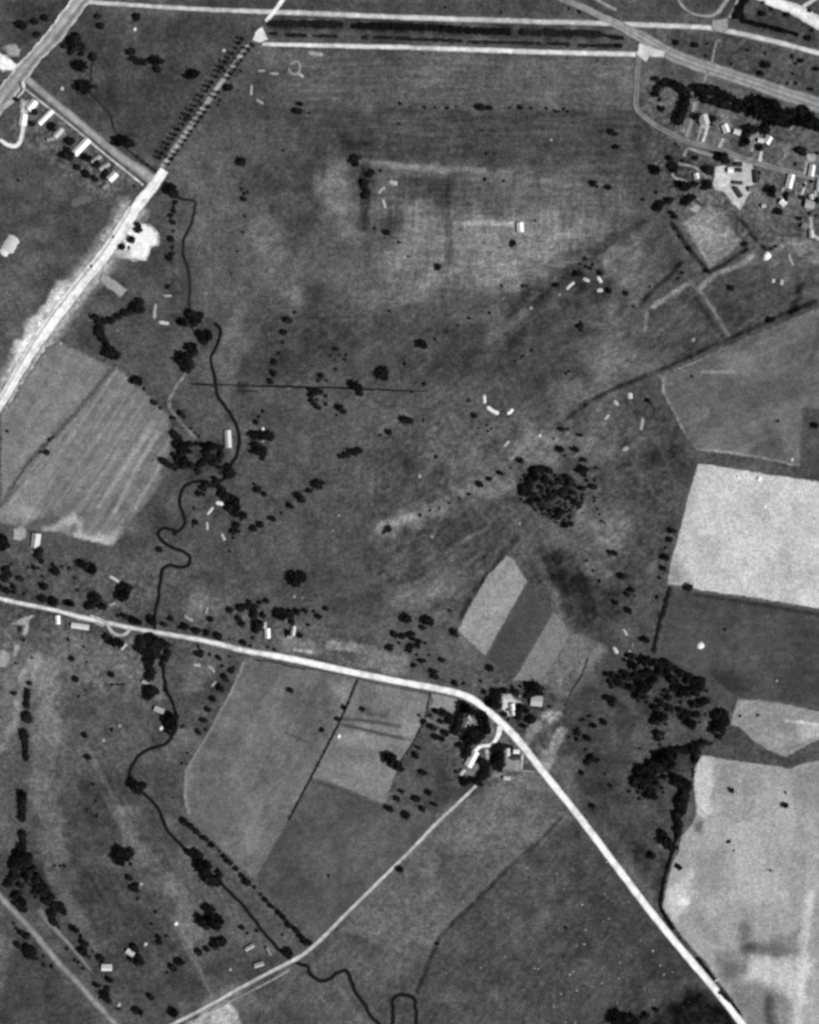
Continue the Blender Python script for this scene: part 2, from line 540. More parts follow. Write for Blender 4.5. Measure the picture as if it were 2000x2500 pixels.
band(P('1990 735 1906 770 1819 810 1732 848 1645 888 1558 925 1500 948 1450 975 1417 995 1385 1022'), 11, 46, 9)
band(P('2000 755 1910 792 1819 830 1735 868 1650 905 1612 920'), 5, 128, 4)
band(P('1950 700 1945 740 1935 760'), 22, 50, 12)
band(P('1565 548 1480 600 1420 650 1370 690 1310 742'), 18, 62, 12)
band(P('1662 640 1640 668 1590 712 1565 742'), 12, 44, 9, .95)
band(P('1700 730 1740 790 1765 825'), 10, 52, 9, .8)
band(P('1810 615 1850 600 1880 606'), 8, 50, 7, .8)
area(P('1945 990 2060 985 2060 1180 1940 1150'), 78, 26)
# darker ground tone under the woods and the copse
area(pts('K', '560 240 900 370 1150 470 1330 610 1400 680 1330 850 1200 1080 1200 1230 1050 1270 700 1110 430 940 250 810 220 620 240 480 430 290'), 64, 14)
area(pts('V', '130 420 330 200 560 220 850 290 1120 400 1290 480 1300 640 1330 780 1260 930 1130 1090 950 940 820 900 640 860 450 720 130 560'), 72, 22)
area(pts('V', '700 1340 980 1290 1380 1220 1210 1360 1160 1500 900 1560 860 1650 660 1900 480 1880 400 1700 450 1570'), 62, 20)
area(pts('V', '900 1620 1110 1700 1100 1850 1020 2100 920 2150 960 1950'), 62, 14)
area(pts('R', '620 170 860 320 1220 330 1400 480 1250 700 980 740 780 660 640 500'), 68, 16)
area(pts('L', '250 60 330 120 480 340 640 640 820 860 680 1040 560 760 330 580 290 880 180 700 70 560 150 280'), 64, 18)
# little paths, straight old drain lines, hedge shade painted into the grass
band(P('670 777 860 775'), 4, 64, 4)
band(P('462 903 430 943 415 972 414 995 440 1030 476 1068'), 7, 122, 5)
area(P('578 932 606 932 606 950 578 950'), 56, 4)
band(P('430 440 425 560 432 660 440 760'), 10, 88, 8)
band(pts('10', '545 212 1160 218 1725 235') + pts('20', '500 262 1600 290'), 26, 52, 12, .8)  # soft shadow of the thick hedge, painted into the grass tone
band(pts('10', '550 295 1725 323') + pts('20', '500 355 1725 387'), 10, 66, 8, .7)  # darker grass tone along the thin lower hedge line
for sx_, sy_, tn_ in ((-17, -11, 150), (17, 11, 158), (-28, -18, 112), (28, 18, 108)):
    band([(x + sx_, y + sy_) for x, y in P('330 500 290 572 250 632 200 692 142 765 75 862 30 938 0 990')], 18, tn_, 14)
band(P('160 700 120 745 80 800 50 860'), 34, 146, 14)
rough(P('640 125 1560 150 1560 420 900 400 700 260'), 9, 5, 61, 40, 0, 14)
rough(P('860 390 1580 430 1420 720 940 760'), 9, 5, 62, 50, 0, 12)
rough(P('860 390 1580 430 1420 720 940 760'), 8, 5, 63, 50, math.pi / 2, 8)
rough(P('640 700 1250 700 1250 1000 640 1000'), 6, 6, 64, 50, -.6, 9)
rough(P('1200 600 2000 540 1990 740 1450 980 1200 860'), 9, 8, 65, 40, -.6, 3)
rough(P('900 1000 1700 960 1690 1130 1640 1420 1400 1560 900 1500'), 10, 9, 66, 60)
rough(P('900 1000 1700 960 1690 1130 1640 1420 1400 1560 900 1500'), 7, 6, 67, 60, -.6, 6)
rough(P('80 1640 400 1640 640 2300 300 2450'), 6, 6, 68, 50, 1.05, 9)
rough(P('1560 180 1990 270 2000 640 1660 560 1560 330'), 17, 7, 69, 20, 0, 1, 4)
rough(P('1600 390 1840 400 1820 520 1620 520'), 15, 6, 70, 20)
rough(P('60 210 330 440 250 490 20 330'), 20, 7, 71, 20, 0, 1, 8)
rough(P('0 1320 330 1380 900 1560 900 1640 300 1560 0 1500'), 12, 7, 72, 24)
rough(P('0 1480 330 1560 420 1720 0 1640'), 14, 8, 73, 24, 0, 1, 4)
rough(P('1020 1720 1250 1640 1400 1720 1290 1920 1100 1920'), 16, 7, 74, 20, 0, 1, 5)
rough(P('1050 1960 1410 1900 1400 2010 1800 2500 640 2500 640 2350'), 5, 6, 75, 40, -.9, 7)
rough(P('1560 60 2000 110 2000 240 1640 130'), 13, 8, 76, 14)
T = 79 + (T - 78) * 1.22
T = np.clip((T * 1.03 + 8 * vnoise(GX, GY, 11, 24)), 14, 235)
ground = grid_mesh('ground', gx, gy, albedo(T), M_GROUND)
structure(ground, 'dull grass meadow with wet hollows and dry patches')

# ---------------------------------------------------------------- fields
def fieldtone(base, amp=6, streak=0, ang=0.0, swid=7, seed=40, bits=()):
    def fn(x, y):
        t = base + amp * vnoise(x, y, 70, seed) + amp * .8 * vnoise(x, y, 26, seed + 1) + amp * .8 * vnoise(x, y, 11, seed + 2) + amp * .5 * vnoise(x, y, 5, seed + 12)
        if streak:
            t = t + streak * vnoise(x, y, swid, seed + 3, ang, 14) + streak * .6 * vnoise(x, y, swid * 2.4, seed + 4, ang, 9)
        ux, uy = x, y
        x, y = x + 5 * vnoise(x, y, 26, seed + 8) + 2.5 * vnoise(x, y, 10, seed + 9), y + 5 * vnoise(x, y, 26, seed + 10) + 2.5 * vnoise(x, y, 10, seed + 11)
        for b in bits:
            kind, p, w, tone, fe = b
            fe = fe * 1.6
            if kind == 'line':
                m = 1 - sstep(max(0, w / 2 - fe / 2), w / 2 + fe / 2, (seg_dist(ux, uy, p) if w <= 10 else seg_dist(x, y, p)) + .15 * w * vnoise(x, y, 12, seed + 5))
            elif kind == 'area':
                d = seg_dist(x, y, p + p[:1]); d = np.where(inside(x, y, p), d, -d)
                m = sstep(-fe / 2, fe / 2, d + .3 * fe * vnoise(x, y, 16, seed + 6))
            else:
                cx, cy = p[0]; rx, ry = w
                m = 1 - sstep(.4, 1.2, np.hypot((x - cx) / rx, (y - cy) / ry) + .3 * vnoise(x, y, 20, seed + 7))
            t = t * (1 - m) + (tone + .6 * (t - base)) * m
        return np.clip(t, 10, 245)
    return fn

DG = math.radians(-56)
sheet('field', P('22 990 60 925 112 850 150 832 250 884 278 892 190 1000 60 1135 0 1235 0 1010 -60 1100 -60 960'),
      fieldtone(126, 8, 6, DG, 8, 41, [('blob', [(40, 1050)], (30, 40), 118, 0), ('blob', [(70, 1200)], (40, 40), 150, 0)]),
      'pale stubble field below the broad unfinished road', fade=8)
sheet('field', P('284 893 330 930 380 982 412 1010 420 1060 418 1105 395 1150 402 1165 372 1215 340 1250 276 1338 215 1322 140 1302 60 1290 0 1278 -60 1270 -60 1240 0 1238 62 1140 192 1004'),
      fieldtone(124, 8, 14, DG, 7, 45, [
          ('area', P('60 1290 90 1262 125 1255 140 1268 120 1290'), 0, 92, 10),
          ('line', P('178 1262 120 1300'), 16, 168, 12), ('line', P('190 1270 196 1318'), 14, 168, 12),
          ('area', P('200 1300 260 1310 300 1290 276 1340 215 1322'), 0, 166, 16),
          ('blob', [(290, 1230)], (26, 26), 108, 0), ('line', P('170 1310 260 1325'), 14, 172, 10),
          ('line', P('385 1060 330 1150 280 1250'), 8, 156, 8), ('line', P('365 1050 240 1240'), 7, 152, 8),
          ('line', P('400 1120 330 1240'), 7, 150, 6), ('blob', [(60, 1250)], (40, 24), 150, 0)]),
      'pale field with slanting plough streaks beside the stream wood', fade=8)
sheet('field', P('1703 1132 1732 1133 1877 1157 2000 1175 2070 1184 2070 1500 2000 1487 1848 1461 1703 1441 1674 1432 1627 1428 1636 1374 1662 1284 1680 1209'),
      fieldtone(198, 9, 0, 0, 8, 51, [('blob', [(1870, 1230)], (40, 60), 182, 0), ('blob', [(1730, 1330)], (50, 40), 182, 0), ('area', P('1620 1375 1668 1370 1680 1425 1625 1430'), 0, 150, 24),
          ('blob', [(1900, 1250)], (40, 60), 210, 0), ('line', P('1920 1300 1930 1460'), 30, 186, 30), ('line', P('1700 1140 1640 1370'), 26, 184, 24)]),
      'very pale ripe field, brightest on the right edge')
sheet('field', P('1629 1434 1700 1444 1848 1466 2000 1492 2070 1500 2070 1735 2000 1727 1935 1716 1800 1704 1780 1690 1720 1645 1610 1600 1618 1540'),
      fieldtone(76, 8, 4, .1, 8, 55, [('blob', [(1950, 1680)], (60, 60), 64, 0), ('blob', [(1780, 1670)], (40, 40), 58, 0), ('line', P('1700 1452 2000 1500'), 8, 54, 6), ('blob', [(1720, 1580)], (50, 60), 84, 0)]),
      'dark green field between the pale ripe fields')
sheet('field', P('1801 1706 1891 1712 1993 1735 2060 1740 2060 1800 2000 1806 1952 1830 1920 1850 1877 1833 1836 1807 1804 1775 1783 1770 1787 1748'),
      fieldtone(142, 9, 8, -.5, 9, 59, [('line', P('1920 1760 1970 1765 2000 1770'), 6, 200, 5), ('line', P('1925 1830 1990 1800'), 8, 116, 6), ('area', P('1950 1770 2010 1770 2010 1800 1955 1810'), 0, 176, 14), ('blob', [(1920, 1775)], (26, 20), 128, 0)]),
      'small pale field ending in a ragged tip by the wood')
sheet('field', P('1714 1841 1761 1851 1906 1871 1926 1877 1964 1862 2000 1856 2070 1850 2070 2560 1860 2560 1825 2510 1784 2435 1752 2397 1726 2354 1662 2284 1616 2216 1625 2168 1639 2110 1657 2075 1662 2043 1690 2010 1700 1990 1697 1958 1693 1920 1694 1877'),
      fieldtone(160, 8, 8, math.pi / 2, 14, 63, [
          ('area', P('1700 1842 1740 1850 1735 1990 1700 1990'), 0, 194, 8),
          ('area', P('1926 1880 2070 1850 2070 2000 1930 1950'), 0, 146, 10),
          ('area', P('1700 2010 1716 2000 1712 2028 1690 2028'), 0, 106, 10),
          ('area', P('1630 2170 1690 2130 1680 2220 1650 2250 1620 2210'), 0, 196, 16),
          ('area', P('1700 2080 1770 2080 1755 2195 1705 2190'), 0, 150, 14),
          ('area', P('1775 2010 1860 2010 1880 2200 1790 2200'), 0, 178, 20),
          ('area', P('1700 2250 1770 2260 1760 2310 1720 2300'), 0, 142, 20),
          ('line', P('1820 2265 1830 2310 1815 2360 1780 2370'), 30, 116, 20),
          ('line', P('1830 2315 1910 2320'), 26, 112, 18),
          ('area', P('1860 2300 1950 2270 1950 2330 1860 2340'), 0, 134, 20),
          ('area', P('1750 2330 1800 2320 1790 2400 1750 2380'), 0, 130, 20),
          ('area', P('1810 2335 1990 2350 1960 2440 1830 2400'), 0, 192, 20),
          ('area', P('1780 2400 1850 2390 1930 2440 1920 2520 1830 2520'), 0, 128, 20),
          ('line', P('1978 2190 1965 2330 1945 2510'), 22, 196, 12),
          ('area', P('1985 2190 2070 2170 2070 2340 1975 2330'), 0, 150, 10),
          ('line', P('1875 2440 1885 2500'), 20, 98, 14),
          ('blob', [(1665, 2200)], (18, 14), 214, 0)]),
      'broad pale field with darker drill bands beside the white road')
sheet('field', P('1612 918 1700 885 1819 826 1906 790 2000 748 2060 725 2060 1000 1985 1000 1962 992 1955 1142 1850 1120 1700 1100 1662 1049 1640 1000 1616 960'),
      fieldtone(106, 9, 7, -.42, 9, 67, [
          ('line', P('1616 920 1619 962 1640 1000 1664 1050 1702 1114'), 9, 158, 5), ('line', P('1694 1100 1760 1103 1850 1118 1955 1142'), 8, 164, 5),
          ('line', P('1715 908 1792 908'), 6, 146, 5), ('area', P('1860 1060 1890 1040 1920 1110 1835 1105'), 0, 84, 24),
          ('blob', [(1745, 1035)], (30, 18), 92, 0), ('area', P('1780 960 1960 900 1960 980 1820 1000'), 0, 96, 24), ('blob', [(1800, 880)], (60, 30), 120, 0), ('line', P('2010 780 1985 880'), 14, 84, 12)]),
      'mid grey field in the angle of the ditch and the track', fade=5, to=84)
sheet('field', P('1238 1356 1256 1366 1289 1420 1243 1500 1185 1604 1117 1540 1140 1490 1190 1405'),
      fieldtone(146, 8, 5, DG, 10, 71), 'pale strip of crop, left of the three strips above the farm')
sheet('field', P('1290 1424 1336 1480 1350 1492 1310 1560 1262 1645 1245 1650 1186 1608 1243 1502'),
      fieldtone(76, 4, 2, DG, 10, 75), 'dark strip of crop between two pale strips')
sheet('field', P('1351 1493 1378 1518 1390 1552 1362 1606 1326 1662 1249 1663 1266 1640 1312 1560'),
      fieldtone(126, 5, 3, DG, 10, 79), 'narrower pale strip of crop running down to the farm')
sheet('field', P('596 1606 680 1620 780 1638 872 1656 838 1740 823 1780 790 1840 757 1902 705 2000 622 2150 590 2120 500 2035 455 1985 447 1940 450 1880 490 1815 500 1800 560 1690'),
      fieldtone(109, 9, 5, -1.1, 9, 83, [('line', P('592 1618 560 1690 500 1803 470 1850 452 1890 450 1945 460 1984'), 10, 140, 7), ('area', P('800 1660 872 1660 845 1730 820 1690'), 0, 140, 18),
          ('blob', [(740, 1730)], (60, 60), 96, 0), ('blob', [(620, 2050)], (30, 60), 128, 0), ('line', P('700 1790 745 1810'), 6, 84, 6), ('blob', [(540, 1950)], (60, 60), 104, 0)]),
      'large grey field with a pale left edge below the village road')
sheet('field', P('876 1660 950 1676 1047 1696 1050 1715 1036 1760 1005 1818 980 1862 962 1900 940 1966 880 1942 820 1915 760 1898 826 1775 842 1740'),
      fieldtone(124, 9, 5, .2, 8, 87, [
          ('line', P('832 1755 875 1757 928 1765 975 1774'), 7, 84, 5), ('line', P('828 1768 870 1776 935 1793 1000 1805'), 8, 74, 5),
          ('area', P('880 1665 920 1672 905 1740 870 1745'), 0, 108, 10), ('area', P('885 1730 950 1735 945 1752 890 1748'), 0, 96, 8),
          ('area', P('985 1760 1020 1765 1000 1810 980 1800'), 0, 146, 10), ('blob', [(860, 1800)], (40, 20), 140, 0),
          ('area', P('810 1820 930 1830 900 1860 790 1860'), 0, 112, 14)]),
      'grey field with two dark crop rows across it')
sheet('field', P('1052 1692 1110 1702 1130 1720 1110 1748 1075 1735 1046 1728 1058 1710'), fieldtone(142, 6, 0, 0, 8, 91), 'small pale plot between the road and the farm trees')
sheet('field', P('757 1905 820 1918 880 1946 938 1970 962 1960 1040 1975 1072 1998 1000 2076 877 2200 833 2243 768 2305 690 2225 626 2152 706 2002'),
      fieldtone(88, 8, 4, -.8, 9, 95, [('line', P('760 1906 840 1930 938 1970'), 8, 70, 6), ('line', P('706 2002 660 2090 640 2150'), 9, 76, 6), ('blob', [(680, 2080)], (20, 50), 80, 0)]),
      'dull dark field between the hedge and the farm track')
plot = sheet('field', pts('01', '862 560 1075 715 1020 785 830 640'), fieldtone(158, 3, 0, 0, 8, 99), 'small pale rectangular plot beside the unfinished road')

# ---------------------------------------------------------------- yards
sheet('yard', pts('30', '850 1400 940 1390 950 1440 1000 1430 1010 1310 1080 1340 1170 1370 1170 1530 1222 1570 1190 1620 1140 1640 1110 1690 1072 1760 1060 1790 1010 1730 930 1630 850 1600 830 1550'),
      fieldtone(192, 16, 0, 0, 8, 103), 'pale gravel yard narrowing to a point below the lane', M_EARTH)
sheet('yard', pts('F', '840 310 960 300 1010 350 1050 380 1160 440 1080 450 1010 470 1000 600 940 640 880 620 830 520'), fieldtone(192, 22, 0, 0, 8, 107), 'pale farmyard above the bend of the white road', M_EARTH, fade=5)
sheet('yard', pts('F', '880 1080 960 1080 970 1230 1100 1230 1110 1380 1310 1395 1300 1418 1160 1412 960 1412 830 1370 870 1300'), fieldtone(146, 10, 0, 0, 8, 111), 'grey farmyard right of the tall dark trees', M_EARTH, fade=5)
sheet('yard', pts('F', '690 1450 740 1380 840 1400 960 1450 1040 1470 1030 1530 860 1500 690 1500'), fieldtone(132, 10, 0, 0, 8, 113), 'narrow grey yard strip at the lower end of the farm', M_EARTH, fade=5)
sheet('yard', pts('01', '1170 150 1250 165 1300 190 1350 270 1330 340 1282 360 1240 470 1200 475 1130 470 1000 440 960 400 1040 330 1000 260 1100 140'), fieldtone(255, 6, 0, 0, 8, 115,
      [('area', pts('01', '960 390 1110 330 1110 450 1000 440'), 0, 180, 12)]), 'bright gravel yard beside the unfinished road', M_EARTH, fade=7, to=150)
sheet('yard', pts('00', '-60 420 60 470 150 540 195 570 150 610 60 600 -60 590'), fieldtone(246, 8, 0, 0, 8, 117), 'bright concrete apron at the left edge', M_EARTH, fade=5)
sheet('yard', pts('30', '1600 1290 1705 1290 1705 1360 1640 1375 1620 1350'), fieldtone(168, 6, 0, 0, 8, 119), 'square pale yard at the right end of the lane', M_EARTH, fade=5)
sheet('yard', pts('31', '610 30 680 -5 740 10 720 60 670 75'), fieldtone(166, 10, 0, 0, 8, 121), 'pale spoil patch above the square garden plot', M_EARTH, fade=5)
sheet('yard', pts('N', '500 1220 570 1280 545 1310 500 1260'), fieldtone(150, 8, 0, 0, 8, 123), 'small pale patch among the garden bushes', M_EARTH, fade=5)
sheet('yard', pts('03', '80 80 150 40 260 0 300 10 250 60 250 140 220 190 180 170 200 100 130 100'), fieldtone(160, 12, 0, 0, 8, 125), 'ragged pale bare earth at the left below the village road', M_EARTH, fade=5)
sheet('yard', pts('03', '120 250 165 240 180 290 130 370 100 350'), fieldtone(150, 10, 0, 0, 8, 127), 'pale bare earth patch below the ragged one', M_EARTH, fade=5)
sheet('yard', pts('03', '-40 290 60 295 105 330 70 440 -40 460'), fieldtone(140, 10, 0, 0, 8, 129), 'pale bare earth patch at the left edge', M_EARTH, fade=5)
sheet('yard', pts('02', '110 990 220 990 230 1060 180 1120 110 1100'), fieldtone(170, 10, 0, 0, 8, 131), 'pale yard beside the white-roofed house', M_EARTH, fade=5)
sheet('yard', pts('00', '30 380 130 370 185 420 160 480 60 470'), fieldtone(160, 14, 0, 0, 8, 133), 'pale rubble patch above the bright apron', M_EARTH, fade=5)
sheet('yard', pts('10', '485 215 505 260 540 335 470 362 390 345 440 250'), fieldtone(220, 8, 0, 0, 8, 135), 'bright triangular junction at the top of the avenue', M_ROAD, z=.55)
sheet('yard', pts('30', '210 350 270 385 430 430 430 490 300 480 270 530 230 500 180 470'), fieldtone(222, 14, 0, 0, 8, 137), 'bright trampled junction on the upper right road', M_ROAD, z=.6)
sheet('yard', pts('30', '820 170 960 150 960 250 900 280 820 250'), fieldtone(156, 4, 0, 0, 8, 139), 'grey square junction near the top edge', M_ROAD, z=.6)

for k_, t_, g_, l_ in [
        ('N', '505 430 560 410 620 425 640 520 600 560 520 560', 168, 'pale yard round the first hamlet house'),
        ('N', '690 500 760 450 850 450 850 540 800 600 730 590 680 560', 128, 'grey garden plot round the bright hamlet house'),
        ('N', '1020 640 1080 590 1110 540 1140 590 1110 690 1060 760 1020 800', 146, 'pale triangular garden beside the lane'),
        ('N', '310 540 380 530 400 610 320 590', 142, 'pale corner yard by the curving lane'),
        ('N', '1280 1190 1400 1190 1390 1250 1290 1250', 122, 'small grey garden plot left of the dark bush'),
        ('N', '1390 1220 1520 1240 1510 1330 1390 1330', 124, 'square grey garden plot right of the square white house'),
        ('N', '1570 1280 1680 1280 1670 1380 1590 1350', 168, 'pale yard round the grey roofed house'),
        ('N', '1380 1010 1480 1030 1450 1170 1370 1160', 136, 'grey strip garden under the lane'),
        ('N', '1030 1130 1120 1090 1120 1180 1060 1210', 130, 'grey yard flap on the right of the pale yard'),
        ('00', '170 830 330 840 330 900 240 960 240 1060 170 1060', 178, 'pale yard round the two corner houses'),
        ('00', '420 1150 560 1090 560 1130 470 1200', 128, 'dull yard by the small grey garden shed'),
        ('F', '1060 330 1130 260 1190 250 1170 310 1080 400', 150, 'pale patch between the trees of the upper farmyard'),
        ('F', '320 1310 480 1280 560 1330 540 1400 420 1470 260 1450', 122, 'grey farm garden below the long white farmhouse'),
        ('F', '330 640 420 620 500 700 540 780 380 810 340 760', 128, 'grey glade inside the dark farm trees')]:
    sheet('yard', pts(k_, t_), fieldtone(g_, 12, 0, 0, 8, 140), l_, M_EARTH, fade=5)

# ---------------------------------------------------------------- roads
strip('road', P('196 3 260 8 500 24 700 30 1000 43 1250 51 1484 57 1600 62 1740 67 1775 75 1877 97 2000 130 2060 148'), [12] * 3 + [14] * 10, [120, 190, 206, 196, 130], 'pale road right across the top', seed=201)
strip('road', P('640 108 800 111 1000 116 1250 125 1500 132 1625 133'), [11, 12, 13, 14, 14, 15], [130, 206, 228, 210, 140], 'second pale road below the dark double hedge', seed=203)
strip('road', P('700 -14 691 0 670 28 650 53'), 11, [200, 236, 200], 'short bright lane at the top edge', seed=205)
strip('road', P('609 106 560 174 500 259 440 345 396 408'), 14, [120, 168, 172, 120], 'grey road between the avenue trees', seed=207)
strip('road', P('230 -40 200 0 162 49 125 96 87 136 52 178 0 250 -40 300'), [40, 40, 40, 40, 34, 40, 44, 44], [210, 150, 130, 178, 160, 140, 232], 'broad grey road with pale verges in the upper left corner', seed=209)
strip('road', P('66 194 139 255 214 317 290 381 378 441'), [20, 20, 20, 22, 30], [104, 150, 164, 152, 104], 'straight grey road between garden plots and brook', seed=211)
strip('footpath', P('62 218 125 268 174 306 246 368 306 416 350 452'), 5, [176, 188, 176], 'thin pale footpath in front of the garden houses', M_EARTH, seed=213)
strip('road', P('402 415 372 458 336 500 291 577 254 632 205 690 148 762 76 862 32 938 2 990 -30 1040'), [28, 28, 28, 24, 22, 22, 24, 22, 20, 18, 16], [165, 250, 225, 255, 255, 250, 165], 'broad white unfinished road running to the left edge', seed=219)
strip('road', P('318 506 276 575 236 630 190 684 120 772 62 862 20 938 -10 985'), [9, 10, 10, 10, 10, 10, 8, 8], [140, 238, 200], 'parallel white carriageway of the unfinished road', seed=221)
strip('road', P('-40 1453 0 1461 52 1474 139 1490 200 1508 261 1520 319 1533 406 1548 500 1563 587 1587 674 1601 761 1619 877 1645 1000 1669 1058 1679 1116 1691 1156 1707 1185 1730 1226 1766 1261 1801 1304 1856 1362 1929 1414 1993 1500 2108 1587 2224 1674 2331 1746 2414 1812 2500 1850 2550'),
      [12, 12, 12, 12, 13, 13, 12, 13, 14, 16, 17, 17, 17, 16, 16, 17, 17, 15, 20, 19, 18, 17, 17, 17, 17, 17, 17, 17, 17], [120, 205, 232, 200, 120], 'village road', seed=223)
strip('road', P('600 1590 674 1601 761 1619 877 1645 1000 1669 1058 1679 1116 1691 1156 1707 1185 1730 1226 1766 1261 1801 1304 1856 1362 1929 1414 1993 1500 2108 1587 2224 1674 2331 1746 2414 1812 2500 1850 2550'),
      [8, 15, 16, 16, 16, 16, 17, 18, 16, 19, 19, 18, 18, 17, 18, 18, 18, 18, 18, 18], [190, 255, 255, 255, 190], 'white concrete main road bending past the farm', seed=225, jitter=.05)
strip('farm_track', P('1163 1918 1116 1964 1072 2003 1000 2080 940 2138 877 2200 833 2243 800 2278 770 2307 732 2338 674 2366 587 2412 500 2462 400 2512'), [9, 10, 11, 11, 10, 10, 11, 11, 11, 12, 11, 11, 11, 11], [104, 184, 196, 110], 'pale track from the farm down to the lower left', seed=227)
strip('footpath', P('708 2366 674 2388 620 2416 560 2446 500 2474'), 6, [120, 150, 120], 'thin grey path beside the pale farm track', M_EARTH, seed=229)
strip('road', P('-40 2140 0 2190 58 2248 101 2300 151 2359 188 2397 232 2446 282 2500 310 2535'), [18] * 9, [90, 128, 152, 130, 90], 'grey road across the lower left corner', seed=231)
strip('farm_track', P('96 2220 116 2250 145 2278 174 2310 203 2345 222 2370'), [16, 12, 11, 11, 10, 6], [90, 122, 128, 92], 'worn side track beside the lower left road', M_EARTH, seed=233)
strip('road', P('1340 -22 1377 0 1429 20 1475 44 1529 70 1596 107 1639 134 1703 158 1761 176 1848 204 1920 230 2000 256 2060 276'), [16, 16, 17, 18, 24, 30, 34, 32, 32, 32, 36, 40, 40], [104, 152, 128, 160, 122, 158, 104], 'broad worn road slanting down to the right edge', seed=235)
strip('road', P('1840 -20 1871 -2 1935 20 2000 56 2050 84'), [24, 26, 28, 32, 32], [180, 225, 236, 225, 180], 'bright road across the upper right corner', seed=237)
strip('road', P('1961 16 1975 8 2000 -10'), 10, [170, 200, 170], 'short side road at the upper right corner', seed=239)
strip('farm_track', P('1440 -14 1461 0 1478 12 1505 24'), 9, [120, 168, 120], 'short pale track at the top edge', seed=241)
strip('farm_track', P('1650 -18 1656 0 1668 18 1688 33 1717 40 1749 38 1775 0 1785 -15'), [8, 8, 8, 7, 7, 11, 11, 11], [110, 156, 110], 'pale loop track at the top edge', seed=243)
strip('farm_track', P('1808 -15 1803 0 1781 44'), 10, [120, 176, 120], 'straight pale track beside the dark hedge block', seed=245)
strip('footpath', P('1760 100 1749 96 1738 156'), 7, [110, 150, 110], 'short footpath linking two upper right roads', M_EARTH, seed=247)
strip('footpath', P('1730 172 1714 210'), 7, [110, 142, 110], 'short footpath into the dark tree belt', M_EARTH, seed=249)
strip('lane', P('1561 139 1557 174 1554 226 1552 261 1567 281 1601 307 1645 330 1680 348 1746 360 1790 378 1848 398 1920 418 2000 436 2050 448'), [17, 16, 15, 14, 14, 14, 14, 14, 15, 16, 16, 16, 16, 16], [92, 132, 104, 136, 92], 'curving worn lane through the hamlet', seed=251)
for i, (t, w, c, l) in enumerate([
        ('1700 248 1688 300 1676 335', 12, 146, 'pale garden path left of the first hamlet house'),
        ('1696 250 1692 272', 10, 170, 'bright short path below the dark tree belt'),
        ('1712 312 1702 344', 7, 160, 'pale path down from the first hamlet house to the lane'),
        ('1728 305 1724 325 1716 347', 8, 206, 'bright drive down from the first hamlet house'),
        ('1766 338 1756 361', 9, 180, 'bright drive below the second hamlet house'),
        ('1856 316 1846 340 1835 370', 12, 146, 'pale drive slanting down to the lane'),
        ('1859 370 1855 394', 9, 216, 'bright short drive joining the lane'),
        ('1970 395 1965 425', 9, 166, 'pale drive beside the square yard'),
        ('1916 450 1905 490', 8, 150, 'grey garden path left of a bright roof'),
        ('1945 445 1944 475', 6, 140, 'thin grey garden path'),
        ('1968 445 1956 482', 8, 196, 'bright garden path below the lane at the right'),
        ('1994 445 1990 490', 8, 190, 'bright garden path at the right edge'),
        ('1980 530 1981 570 2000 585 2030 592', 10, 178, 'pale path bending round the lower right gardens'),
        ('1670 382 1676 365 1684 362 1700 368 1740 380', 9, 160, 'pale hooked path below the lane'),
        ('1655 400 1690 405 1712 418 1727 436', 7, 148, 'curved path round the small enclosure, upper side'),
        ('1640 424 1648 436 1668 440 1684 450', 8, 160, 'curved path round the small enclosure, lower side')]):
    strip('garden_path', P(t), w, [c * .75, c, c * .75], l, M_EARTH, seed=260 + 3 * i, jitter=.15)
strip('farm_track', pts('F', '815 770 790 880 760 950 690 1030 620 1040 550 1040 490 1080 440 1150'), [16, 11, 10, 9, 9, 9, 9, 9], [225, 250, 225], 'white farm drive from the main road', seed=311)
strip('farm_track', pts('F', '395 640 350 740 300 840 240 930'), [6, 9, 9, 7], [120, 176, 120], 'pale farm path between two dark tree rows', M_EARTH, seed=315)
strip('garden_path', pts('F', '620 1080 640 1230'), 9, [130, 172, 130], 'pale short farm path left of the tall dark trees', M_EARTH, seed=317)
strip('garden_path', pts('F', '1130 1150 1110 1390'), 6, [150, 198, 150], 'pale farm path along the right of the grey yard', M_EARTH, seed=319)
strip('garden_path', pts('F', '1110 1390 1300 1408'), 5, [120, 170, 120], 'thin pale path under the grey farmyard', M_EARTH, seed=321)
strip('garden_path', pts('00', '0 1175 80 1232 150 1232 190 1150 205 1000 190 900 260 870'), [9, 11, 12, 11, 12, 10, 10], [190, 240, 190], 'bright curved path round the garden corner', M_EARTH, seed=325)
strip('garden_path', pts('00', '205 700 210 760 130 840 0 950'), 5, [170, 196, 170], 'thin pale verge of the broad corner road', M_EARTH, seed=327)
strip('garden_path', pts('03', '760 10 900 60 930 140 1000 180 1060 170 1100 120'), [6, 8, 8, 8, 9, 10], [150, 196, 150], 'bright hooked path below the village road', M_EARTH, seed=329)
strip('garden_path', pts('23', '90 860 160 890 260 930 350 990'), 8, [90, 120, 90], 'grey path through the farm orchard', M_EARTH, seed=331)

